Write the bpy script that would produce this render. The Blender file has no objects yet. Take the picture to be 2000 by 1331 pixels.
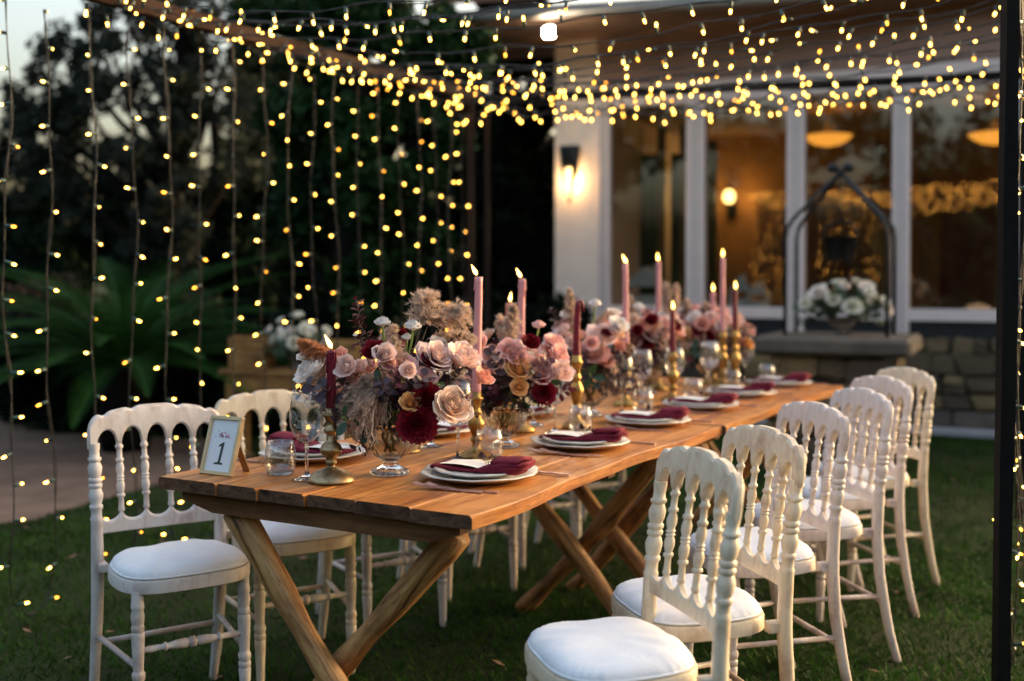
import bpy, bmesh, math, random
import numpy as np
from mathutils import Vector, Matrix, Quaternion

# ------------------------------------------------------------------ camera, sky, sun, exposure
sc = bpy.context.scene
col = sc.collection
R = math.radians
EXP = 3.2
K = 2.0 ** -EXP                    # lamp strengths below are given relative to the exposed picture
FPX, PITCH, CY = 2175.0, R(1.4), 593.5
CAMZ = 1.30
cam = bpy.data.cameras.new('camera')
camo = bpy.data.objects.new('camera', cam); col.objects.link(camo); sc.camera = camo
camo.location = (0, 0, CAMZ); camo.rotation_euler = (R(90) - PITCH, 0, 0)
cam.sensor_width = 36; cam.lens = FPX / 2000 * 36; cam.shift_y = -(665.5 - CY) / 2000
cam.clip_end = 500; cam.clip_start = 0.05
cam.dof.use_dof = True; cam.dof.focus_distance = 2.95; cam.dof.aperture_fstop = 1.5
cam.dof.aperture_blades = 0

world = bpy.data.worlds.new('World'); sc.world = world; world.use_nodes = True
wnt = world.node_tree; wnt.nodes.clear()
wo = wnt.nodes.new('ShaderNodeOutputWorld'); wb = wnt.nodes.new('ShaderNodeBackground')
sky = wnt.nodes.new('ShaderNodeTexSky'); sky.sky_type = 'NISHITA'; sky.sun_disc = False
SUN_EL, SUN_AZ = R(10), R(62)     # low sun behind the house
sky.sun_elevation = SUN_EL; sky.sun_rotation = SUN_AZ
wb.inputs['Strength'].default_value = 0.098
sky.air_density = 1.0; sky.dust_density = 10.0; sky.ozone_density = 0.6
wnt.links.new(sky.outputs[0], wb.inputs['Color']); wnt.links.new(wb.outputs[0], wo.inputs['Surface'])

sl = bpy.data.lights.new('sun', 'SUN'); sl.energy = 0.06; sl.angle = R(12); sl.color = (1, .86, .74)
so = bpy.data.objects.new('sun', sl); col.objects.link(so)
sd = Vector((math.sin(SUN_AZ) * math.cos(SUN_EL), math.cos(SUN_AZ) * math.cos(SUN_EL), math.sin(SUN_EL)))
so.rotation_euler = sd.to_track_quat('Z', 'Y').to_euler(); so.location = sd * 30

vs = sc.view_settings
vs.view_transform = 'Standard'; vs.look = 'None'; vs.exposure = EXP; vs.gamma = 1; vs.use_curve_mapping = False
cy = sc.cycles
cy.use_denoising = True
cy.use_light_tree = True
cy.max_bounces = 8; cy.transparent_max_bounces = 24; cy.glossy_bounces = 4; cy.transmission_bounces = 8
cy.sample_clamp_indirect = 1.2; cy.sample_clamp_direct = 0
cy.caustics_reflective = False; cy.caustics_refractive = False
cy.use_adaptive_sampling = True; cy.adaptive_threshold = 0.01

# ------------------------------------------------------------------ picture geometry -> place
CF = Vector((0, math.cos(PITCH), -math.sin(PITCH))); CU = Vector((0, math.sin(PITCH), math.cos(PITCH)))
CAM = Vector((0, 0, CAMZ))
def ray(px, py):
    return Vector(((px - 1000) / FPX, 0, 0)) + CF + CU * ((CY - py) / FPX)
def PZ(px, py, z):
    d = ray(px, py); return CAM + d * ((z - CAMZ) / d.z)
def PY(px, py, Y):
    d = ray(px, py); return CAM + d * (Y / d.y)

TH = R(29.2)
TN = Vector((math.cos(TH), -math.sin(TH), 0)); TT = Vector((math.sin(TH), math.cos(TH), 0))
TZ, TW = 0.75, 1.01
TB = PZ(926, 1006, TZ); TA = TB - TN * TW          # front right and front left corner of the table
TA.z = 0
def T(u, v, z=TZ):
    p = TA + TN * u + TT * v; p.z = z; return p
def UV(p):
    d = p - TA; return d.dot(TN), d.dot(TT)

rnd = random.Random(7)
NP = np.random.default_rng(11)
def U(a, b): return rnd.uniform(a, b)

# ------------------------------------------------------------------ materials
MATS = {}
def newmat(name):
    m = bpy.data.materials.new(name); m.use_nodes = True
    nt = m.node_tree; b = nt.nodes.get('Principled BSDF')
    MATS[name] = m
    return m, nt, b
def N(nt, t, **kw):
    n = nt.nodes.new(t)
    for k, v in kw.items(): setattr(n, k, v)
    return n
def ramp(nt, stops):
    r = N(nt, 'ShaderNodeValToRGB'); e = r.color_ramp.elements
    while len(e) > 1: e.remove(e[-1])
    e[0].position = stops[0][0]; e[0].color = (*stops[0][1], 1)
    for p, c in stops[1:]:
        x = e.new(p); x.color = (*c, 1)
    return r
def coords(nt, scale=(1, 1, 1), rand=True):
    tc = N(nt, 'ShaderNodeTexCoord'); mp = N(nt, 'ShaderNodeMapping'); mp.inputs['Scale'].default_value = scale
    if rand:
        oi = N(nt, 'ShaderNodeObjectInfo'); ml = N(nt, 'ShaderNodeVectorMath', operation='SCALE')
        cb = N(nt, 'ShaderNodeCombineXYZ')
        for i in range(3): nt.links.new(oi.outputs['Random'], cb.inputs[i])
        nt.links.new(cb.outputs[0], ml.inputs[0]); ml.inputs['Scale'].default_value = 37.0
        ad = N(nt, 'ShaderNodeVectorMath', operation='ADD')
        nt.links.new(tc.outputs['Object'], ad.inputs[0]); nt.links.new(ml.outputs[0], ad.inputs[1])
        nt.links.new(ad.outputs[0], mp.inputs['Vector'])
    else:
        nt.links.new(tc.outputs['Object'], mp.inputs['Vector'])
    return mp.outputs[0]
def noise(nt, vec, scale, detail=4, rough=.55, dist=0):
    n = N(nt, 'ShaderNodeTexNoise'); n.inputs['Scale'].default_value = scale
    n.inputs['Detail'].default_value = detail; n.inputs['Roughness'].default_value = rough
    n.inputs['Distortion'].default_value = dist
    if vec is not None: nt.links.new(vec, n.inputs['Vector'])
    return n.outputs['Fac']
def bump(nt, b, h, strength=.3, dist=.002):
    n = N(nt, 'ShaderNodeBump'); n.inputs['Strength'].default_value = strength; n.inputs['Distance'].default_value = dist
    nt.links.new(h, n.inputs['Height']); nt.links.new(n.outputs[0], b.inputs['Normal'])
def mixc(nt, fac, a, bb, mode='MIX'):
    m = N(nt, 'ShaderNodeMix', data_type='RGBA', blend_type=mode)
    if isinstance(fac, float): m.inputs[0].default_value = fac
    else: nt.links.new(fac, m.inputs[0])
    for s, i in ((a, 6), (bb, 7)):
        if isinstance(s, tuple): m.inputs[i].default_value = (*s, 1)
        else: nt.links.new(s, m.inputs[i])
    return m.outputs[2]
def plain(name, c, rough=.6, metal=0, var=.25, scale=20, bs=0., sss=0., spec=.5, rand=True, trans=0.):
    """one colour with grain: noise between two shades of it"""
    m, nt, b = newmat(name)
    v = coords(nt, rand=rand)
    f = noise(nt, v, scale)
    r = ramp(nt, [(.3, tuple(x * (1 - var) for x in c)), (.7, tuple(min(1, x * (1 + var * .6)) for x in c))])
    nt.links.new(f, r.inputs[0]); nt.links.new(r.outputs[0], b.inputs['Base Color'])
    b.inputs['Roughness'].default_value = rough; b.inputs['Metallic'].default_value = metal
    b.inputs['Specular IOR Level'].default_value = spec
    if bs: bump(nt, b, f, bs)
    if sss:
        b.inputs['Subsurface Weight'].default_value = sss; b.inputs['Subsurface Scale'].default_value = .01
        b.inputs['Subsurface Radius'].default_value = (1, .5, .4)
    if trans:      # thin leaf or petal: some light passes through
        t = N(nt, 'ShaderNodeBsdfTranslucent'); nt.links.new(r.outputs[0], t.inputs['Color'])
        mx = N(nt, 'ShaderNodeMixShader'); mx.inputs[0].default_value = trans
        nt.links.new(b.outputs[0], mx.inputs[1]); nt.links.new(t.outputs[0], mx.inputs[2])
        nt.links.new(mx.outputs[0], nt.nodes['Material Output'].inputs['Surface'])
    return m
def emit(name, c, s):
    m, nt, b = newmat(name); nt.nodes.remove(b)
    e = N(nt, 'ShaderNodeEmission'); e.inputs['Color'].default_value = (*c, 1); e.inputs['Strength'].default_value = s * K
    nt.links.new(e.outputs[0], nt.nodes['Material Output'].inputs['Surface'])
    return m
def wood(name, dark, mid, light, rough=.45, sc_=(14, 1.0, 14), bs=.35):
    m, nt, b = newmat(name)
    v = coords(nt, sc_)
    f1 = noise(nt, v, 1.6, 5, .6, .9); v2 = coords(nt, (sc_[0] * 6, sc_[1] * 2, sc_[2] * 6)); f2 = noise(nt, v2, 1.3, 3, .6, .3)
    r1 = ramp(nt, [(.32, dark), (.47, mid), (.68, light)]); nt.links.new(f1, r1.inputs[0])
    r2 = ramp(nt, [(.32, (.5, .45, .42)), (.55, (1, 1, 1))]); nt.links.new(f2, r2.inputs[0])
    c = mixc(nt, .55, r1.outputs[0], r2.outputs[0], 'MULTIPLY')
    oi = N(nt, 'ShaderNodeObjectInfo'); rr = ramp(nt, [(0, (.78, .74, .72)), (1, (1.0, 1.0, 1.0))]); nt.links.new(oi.outputs['Random'], rr.inputs[0])
    c = mixc(nt, 1.0, c, rr.outputs[0], 'MULTIPLY')
    v3 = coords(nt, (1, 1, 1)); f3 = noise(nt, v3, 5, 4, .6); r3 = ramp(nt, [(.30, (.5, .43, .40)), (.52, (1, 1, 1))]); nt.links.new(f3, r3.inputs[0])
    c = mixc(nt, .85, c, r3.outputs[0], 'MULTIPLY')
    f4 = noise(nt, coords(nt, tuple(x * 2.2 for x in sc_)), 1.0, 6, .7, 1.6); r4 = ramp(nt, [(.36, (.38, .28, .24)), (.44, (1, 1, 1))]); nt.links.new(f4, r4.inputs[0])
    c = mixc(nt, .75, c, r4.outputs[0], 'MULTIPLY')
    vk = N(nt, 'ShaderNodeTexVoronoi'); vk.inputs['Scale'].default_value = 1.0; nt.links.new(coords(nt, tuple(x * (.5 if x > 5 else 1.6) for x in sc_)), vk.inputs['Vector'])   # knots
    rk = ramp(nt, [(.05, (.22, .14, .10)), (.11, (.6, .5, .45)), (.17, (1, 1, 1))]); nt.links.new(vk.outputs['Distance'], rk.inputs[0]); c = mixc(nt, .9, c, rk.outputs[0], 'MULTIPLY')
    nt.links.new(c, b.inputs['Base Color'])
    rg = ramp(nt, [(.3, (rough + .15,) * 3), (.7, (rough - .08,) * 3)]); nt.links.new(f3, rg.inputs[0]); nt.links.new(rg.outputs[0], b.inputs['Roughness'])
    bump(nt, b, f2, bs, .0015); b.inputs['Specular IOR Level'].default_value = .35
    return m
def glassmat(name, tint=(1, 1, 1), refl=.04, rough=.0, etch=False):
    """thin clear glass: passes light, reflects by angle"""
    m, nt, b = newmat(name); nt.nodes.remove(b)
    t = N(nt, 'ShaderNodeBsdfTransparent'); t.inputs['Color'].default_value = (*tint, 1)
    g = N(nt, 'ShaderNodeBsdfGlossy'); g.inputs['Roughness'].default_value = rough
    ge = N(nt, 'ShaderNodeNewGeometry'); dt = N(nt, 'ShaderNodeVectorMath', operation='DOT_PRODUCT')
    nt.links.new(ge.outputs['Normal'], dt.inputs[0]); nt.links.new(ge.outputs['Incoming'], dt.inputs[1])
    ab = N(nt, 'ShaderNodeMath', operation='ABSOLUTE'); nt.links.new(dt.outputs['Value'], ab.inputs[0])
    su = N(nt, 'ShaderNodeMath', operation='SUBTRACT', use_clamp=True); su.inputs[0].default_value = 1; nt.links.new(ab.outputs[0], su.inputs[1])
    po = N(nt, 'ShaderNodeMath', operation='POWER'); nt.links.new(su.outputs[0], po.inputs[0]); po.inputs[1].default_value = 4.0
    mu = N(nt, 'ShaderNodeMath', operation='MULTIPLY_ADD', use_clamp=True); nt.links.new(po.outputs[0], mu.inputs[0]); mu.inputs[1].default_value = .85; mu.inputs[2].default_value = refl
    mx = N(nt, 'ShaderNodeMixShader'); nt.links.new(mu.outputs[0], mx.inputs[0])
    nt.links.new(t.outputs[0], mx.inputs[1]); nt.links.new(g.outputs[0], mx.inputs[2])
    out = mx.outputs[0]
    if etch:
        v = coords(nt, (1, 1, 1)); vo = N(nt, 'ShaderNodeTexVoronoi', feature='DISTANCE_TO_EDGE'); vo.inputs['Scale'].default_value = 75
        nt.links.new(v, vo.inputs['Vector'])
        r = ramp(nt, [(.02, (1, 1, 1)), (.09, (0, 0, 0))]); nt.links.new(vo.outputs[0], r.inputs[0])
        f = noise(nt, v, 28, 2); r2 = ramp(nt, [(.5, (0, 0, 0)), (.56, (.34, .34, .34))]); nt.links.new(f, r2.inputs[0])
        mm = N(nt, 'ShaderNodeMath', operation='MULTIPLY'); nt.links.new(r.outputs[0], mm.inputs[0]); nt.links.new(r2.outputs[0], mm.inputs[1])
        d = N(nt, 'ShaderNodeBsdfDiffuse'); d.inputs['Color'].default_value = (.8, .8, .8, 1)
        m2 = N(nt, 'ShaderNodeMixShader'); nt.links.new(mm.outputs[0], m2.inputs[0]); nt.links.new(out, m2.inputs[1]); nt.links.new(d.outputs[0], m2.inputs[2])
        out = m2.outputs[0]
    nt.links.new(out, nt.nodes['Material Output'].inputs['Surface'])
    return m
def refrmat(name, c=(1, 1, 1), rough=.0):
    m, nt, b = newmat(name)
    b.inputs['Base Color'].default_value = (*c, 1); b.inputs['Roughness'].default_value = rough
    b.inputs['Transmission Weight'].default_value = 1; b.inputs['IOR'].default_value = 1.48
    return m
def paint(name, c, worn):
    m, nt, b = newmat(name)
    v = coords(nt); f = noise(nt, v, 9, 6, .65); f2 = noise(nt, coords(nt, (60, 60, 7)), 1.0, 4, .6)
    r = ramp(nt, [(.35, tuple(x * .93 for x in c)), (.6, c)]); nt.links.new(f2, r.inputs[0])
    f3 = noise(nt, coords(nt, (38, 38, 9)), 1.0, 5, .7); r3 = ramp(nt, [(.50, (0, 0, 0)), (.64, (.75, .75, .75))]); nt.links.new(f3, r3.inputs[0])
    ge = N(nt, 'ShaderNodeNewGeometry')
    ad = N(nt, 'ShaderNodeMath', operation='MULTIPLY_ADD'); nt.links.new(ge.outputs['Pointiness'], ad.inputs[0]); ad.inputs[1].default_value = 1.4; nt.links.new(f, ad.inputs[2])
    rw = ramp(nt, [(0, (0, 0, 0)), (.68, (0, 0, 0)), (.84, (.75, .75, .75))])
    sb = N(nt, 'ShaderNodeMath', operation='SUBTRACT'); nt.links.new(ad.outputs[0], sb.inputs[0]); sb.inputs[1].default_value = .62
    nt.links.new(sb.outputs[0], rw.inputs[0])
    c1 = mixc(nt, r3.outputs[0], r.outputs[0], tuple(.45 * a + .55 * w for a, w in zip(c, worn)))
    rg_ = ramp(nt, [(.40, (.8, .8, .8)), (.485, (0, 0, 0))]); nt.links.new(ge.outputs['Pointiness'], rg_.inputs[0])   # grime in the grooves, with occlusion-like shade painted into the colour
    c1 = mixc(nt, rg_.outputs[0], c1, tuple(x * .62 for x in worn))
    nt.links.new(mixc(nt, rw.outputs[0], c1, worn), b.inputs['Base Color'])
    b.inputs['Roughness'].default_value = .45
    bump(nt, b, f2, .12, .001)
    return m

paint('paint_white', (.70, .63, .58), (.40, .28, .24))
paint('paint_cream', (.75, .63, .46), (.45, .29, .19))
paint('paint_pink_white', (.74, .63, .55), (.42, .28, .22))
m, nt, b = newmat('cushion_cloth')
v = coords(nt); f = noise(nt, v, 420, 2); f2 = noise(nt, v, 14, 3)
r = ramp(nt, [(.3, (.78, .78, .80)), (.7, (.86, .86, .87))]); nt.links.new(f2, r.inputs[0]); nt.links.new(r.outputs[0], b.inputs['Base Color'])
b.inputs['Roughness'].default_value = .9; b.inputs['Sheen Weight'].default_value = .2; b.inputs['Specular IOR Level'].default_value = .2
ad = N(nt, 'ShaderNodeMath', operation='MULTIPLY_ADD'); nt.links.new(f2, ad.inputs[0]); ad.inputs[1].default_value = 3.0; nt.links.new(f, ad.inputs[2])
bump(nt, b, ad.outputs[0], .45, .002)
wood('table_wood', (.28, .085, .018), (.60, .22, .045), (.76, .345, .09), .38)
wood('table_end', (.05, .022, .012), (.13, .06, .03), (.22, .11, .055), .7, (16, 16, 30))
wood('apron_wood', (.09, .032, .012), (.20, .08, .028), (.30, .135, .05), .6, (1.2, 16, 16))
wood('pole_wood', (.10, .042, .014), (.44, .21, .065), (.66, .38, .15), .55, (22, 22, 2.2), .9)
wood('beam_wood', (.012, .004, .002), (.026, .009, .004), (.042, .014, .006), .6, (12, 1, 12))
wood('crate_wood', (.20, .10, .03), (.38, .20, .06), (.5, .3, .1), .6, (1.5, 14, 14))
wood('red_wood', (.07, .016, .008), (.12, .028, .014), (.17, .045, .022), .5, (12, 12, 1.2))
wood('room_wood', (.16, .09, .04), (.26, .15, .07), (.34, .21, .1), .5, (12, 12, 1.2))
plain('black_metal', (.006, .006, .006), .75, .0, .3, 30, spec=.12)
plain('grey_metal', (.028, .022, .019), .5, .3, .2, 20)
plain('iron', (.03, .032, .036), .5, .6, .3, 30, .2)
plain('cord', (.018, .016, .013), .55)
plain('socket_green', (.012, .055, .04), .35)
m, nt, b = newmat('brass')
v = coords(nt); f = noise(nt, v, 38, 5, .65); r = ramp(nt, [(.33, (.13, .085, .045)), (.55, (.36, .25, .13)), (.75, (.50, .36, .20))])
nt.links.new(f, r.inputs[0]); nt.links.new(r.outputs[0], b.inputs['Base Color']); b.inputs['Metallic'].default_value = .9
rr = ramp(nt, [(.3, (.5,) * 3), (.7, (.3,) * 3)]); nt.links.new(f, rr.inputs[0]); nt.links.new(rr.outputs[0], b.inputs['Roughness']); bump(nt, b, f, .2, .001)
m, nt, b = newmat('brass_gold')
v = coords(nt); f = noise(nt, v, 30, 5, .65); r = ramp(nt, [(.3, (.22, .12, .035)), (.6, (.48, .29, .085)), (.8, (.6, .4, .14))])
nt.links.new(f, r.inputs[0]); nt.links.new(r.outputs[0], b.inputs['Base Color']); b.inputs['Metallic'].default_value = .9; b.inputs['Roughness'].default_value = .36
plain('gold_frame', (.70, .53, .30), .42, .3, .1, 25)
plain('card_wood', (.36, .22, .09), .6, 0, .2, 20)
plain('wax_pink', (.72, .33, .33), .42, 0, .06, 12, 0, .25)
plain('wax_burgundy', (.17, .008, .024), .35, 0, .15, 14, .1, .15)
plain('wax_peach', (.62, .25, .17), .42, 0, .06, 12, 0, .25)
plain('wick', (.02, .015, .012), .8)
emit('flame', (1.0, .50, .10), 17)
emit('led_warm', (1.0, .42, .06), 32)
emit('led_amber', (1.0, .34, .03), 12)
plain('porcelain', (.74, .70, .63), .22, 0, .05, 12)
plain('napkin_cloth', (.17, .014, .032), .85, 0, .3, 160, .25, 0, .2)
m, nt, b = newmat('menu_paper')
v = coords(nt, (1, 1, 1)); sp = N(nt, 'ShaderNodeSeparateXYZ'); nt.links.new(v, sp.inputs[0])
tcx = N(nt, 'ShaderNodeTexCoord'); sp2 = N(nt, 'ShaderNodeSeparateXYZ'); nt.links.new(tcx.outputs['Object'], sp2.inputs[0])
wv = N(nt, 'ShaderNodeMath', operation='SINE'); mu = N(nt, 'ShaderNodeMath', operation='MULTIPLY'); mu.inputs[1].default_value = 620
nt.links.new(sp2.outputs[0], mu.inputs[0]); nt.links.new(mu.outputs[0], wv.inputs[0])
gt = N(nt, 'ShaderNodeMath', operation='GREATER_THAN'); gt.inputs[1].default_value = .55; nt.links.new(wv.outputs[0], gt.inputs[0])
f = noise(nt, coords(nt, (30, 260, 1)), 1.0, 1); g2 = N(nt, 'ShaderNodeMath', operation='GREATER_THAN'); g2.inputs[1].default_value = .5; nt.links.new(f, g2.inputs[0])
ab = N(nt, 'ShaderNodeMath', operation='ABSOLUTE'); nt.links.new(sp2.outputs[1], ab.inputs[0]); l3 = N(nt, 'ShaderNodeMath', operation='LESS_THAN'); l3.inputs[1].default_value = .027; nt.links.new(ab.outputs[0], l3.inputs[0])
m1 = N(nt, 'ShaderNodeMath', operation='MULTIPLY'); nt.links.new(gt.outputs[0], m1.inputs[0]); nt.links.new(g2.outputs[0], m1.inputs[1])
m2 = N(nt, 'ShaderNodeMath', operation='MULTIPLY'); nt.links.new(m1.outputs[0], m2.inputs[0]); nt.links.new(l3.outputs[0], m2.inputs[1])
nt.links.new(mixc(nt, m2.outputs[0], (.80, .79, .78), (.50, .48, .50)), b.inputs['Base Color']); b.inputs['Roughness'].default_value = .8
plain('paper', (.80, .82, .84), .7, 0, .02, 10)
plain('ink_green', (.045, .055, .04), .8)
plain('ink_pink', (.62, .25, .33), .8); plain('ink_rose', (.45, .1, .18), .8); plain('ink_leaf', (.2, .28, .3), .8)
plain('copper_steel', (.62, .44, .42), .3, .85, .1, 30)
glassmat('clear_glass', (.96, .96, .96), .13, .0, True)
glassmat('window_glass', (.84, .83, .81), .11)
refrmat('solid_glass', (.97, .97, .96))
m = refrmat('vase_glass', (.74, .71, .66), .08)
refrmat('water_clear', (1, 1, 1))
# flowers
def petal(name, c, edge, sss=.2):
    m, nt, b = newmat(name)
    v = coords(nt); f = noise(nt, v, 26, 3); r = ramp(nt, [(.3, c), (.7, edge)]); nt.links.new(f, r.inputs[0])
    nt.links.new(r.outputs[0], b.inputs['Base Color']); b.inputs['Roughness'].default_value = .65; b.inputs['Specular IOR Level'].default_value = .25
    t = N(nt, 'ShaderNodeBsdfTranslucent'); nt.links.new(r.outputs[0], t.inputs['Color'])
    mx = N(nt, 'ShaderNodeMixShader'); mx.inputs[0].default_value = sss
    nt.links.new(b.outputs[0], mx.inputs[1]); nt.links.new(t.outputs[0], mx.inputs[2]); nt.links.new(mx.outputs[0], nt.nodes['Material Output'].inputs['Surface'])
    return m
petal('petal_blush', (.96, .66, .57), (.97, .81, .73)); petal('petal_white', (.95, .85, .77), (.96, .91, .85))
petal('petal_mauve', (.68, .36, .32), (.78, .49, .43)); petal('petal_pink', (.92, .52, .46), (.95, .67, .60))
petal('petal_peach', (.92, .64, .46), (.95, .78, .64)); petal('petal_orange', (.88, .44, .12), (.92, .62, .30))
petal('petal_red', (.15, .003, .012), (.26, .006, .02), .12); petal('petal_coral', (.82, .41, .32), (.90, .56, .45))
petal('petal_cream', (.92, .90, .76), (.95, .94, .86))
plain('leaf_dark', (.050, .022, .030), .5, 0, .45, 25, trans=.15); plain('leaf_wine', (.11, .022, .035), .5, 0, .4, 25, trans=.2)
plain('leaf_green', (.02, .06, .022), .45, 0, .4, 25, trans=.2); plain('leaf_grey', (.07, .12, .075), .6, 0, .3, 25, trans=.2)
plain('stem_green', (.22, .32, .06), .5, 0, .2, 20); plain('stem_brown', (.10, .06, .04), .7)
plain('plume', (.74, .57, .45), .9, 0, .35, 30, trans=.4); plain('plume_orange', (.60, .27, .12), .9, 0, .35, 30, trans=.3)
# garden
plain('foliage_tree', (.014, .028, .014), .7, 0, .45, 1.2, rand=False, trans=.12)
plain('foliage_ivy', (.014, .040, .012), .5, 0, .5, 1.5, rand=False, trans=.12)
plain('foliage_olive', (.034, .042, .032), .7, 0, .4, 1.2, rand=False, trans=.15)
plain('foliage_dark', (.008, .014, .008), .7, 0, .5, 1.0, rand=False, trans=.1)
plain('frond', (.026, .085, .014), .5, 0, .35, 4, rand=False, trans=.15)
plain('bark', (.009, .007, .0055), .9, 0, .4, 8, .6)
plain('dry_twig', (.06, .042, .03), .9, 0, .4, 8)
plain('grass_blade', (.034, .086, .012), .6, 0, .55, 3.0, rand=False, trans=.2)
m, nt, b = newmat('soil_turf')
v = coords(nt, rand=False); f = noise(nt, v, 1.3, 6, .65); f2 = noise(nt, v, 60, 4)
r = ramp(nt, [(.3, (.016, .022, .008)), (.55, (.026, .043, .011)), (.75, (.04, .05, .018))]); nt.links.new(f, r.inputs[0])
c = mixc(nt, .6, r.outputs[0], (.03, .025, .015)); nt.links.new(mixc(nt, f2, r.outputs[0], c), b.inputs['Base Color']); b.inputs['Roughness'].default_value = .95; b.inputs['Specular IOR Level'].default_value = .1
bump(nt, b, f2, .8, .02)
plain('dead_leaf', (.22, .11, .06), .8); plain('dirt', (.19, .125, .09), .95, 0, .35, 3.0, .5, rand=False, spec=.1)
m, nt, b = newmat('pool_water'); b.inputs['Base Color'].default_value = (.06, .36, .45, 1); b.inputs['Roughness'].default_value = .08
bump(nt, b, noise(nt, coords(nt, rand=False), 3, 2), .3, .05)
# house
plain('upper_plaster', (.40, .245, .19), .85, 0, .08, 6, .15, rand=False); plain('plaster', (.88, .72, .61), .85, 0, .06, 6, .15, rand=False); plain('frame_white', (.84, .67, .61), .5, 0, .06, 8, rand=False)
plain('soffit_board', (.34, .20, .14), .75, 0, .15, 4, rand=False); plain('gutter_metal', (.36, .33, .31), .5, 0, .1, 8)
plain('roof_tile', (.20, .09, .06), .8, 0, .3, 8); plain('mortar', (.055, .042, .03), .95, 0, .3, 12, .4, rand=False)
plain('ochre_plaster', (.38, .19, .07), .85, 0, .25, 2.5, .1, rand=False); plain('room_ceiling', (.30, .18, .10), .85, 0, .1, 3, rand=False)
plain('room_floor', (.14, .08, .05), .6, 0, .2, 5, rand=False)
for i, c in enumerate(((.17, .115, .055), (.11, .075, .04), (.21, .14, .062), (.08, .056, .033))):
    plain('stone_%d' % i, c, .9, 0, .45, 14, .6)
plain('slab_stone', (.12, .095, .072), .8, 0, .3, 7, .3); plain('step_white', (.42, .38, .38), .7, 0, .1, 8)
plain('lantern_white', (.52, .54, .52), .6, 0, .1, 10)
emit('sconce_bulb', (1.0, .60, .18), 9); emit('ceiling_glow', (1.0, .40, .05), 1.7); emit('led_flood', (1.0, .84, .58), 700)

for nm_ in ('beam_wood', 'grey_metal', 'foliage_tree', 'foliage_ivy', 'foliage_olive', 'foliage_dark', 'frond', 'grass_blade', 'bark', 'dry_twig'):
    MATS[nm_].node_tree.nodes['Principled BSDF'].inputs['Specular IOR Level'].default_value = .06      # matt bark, leaves and weathered wood

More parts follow.
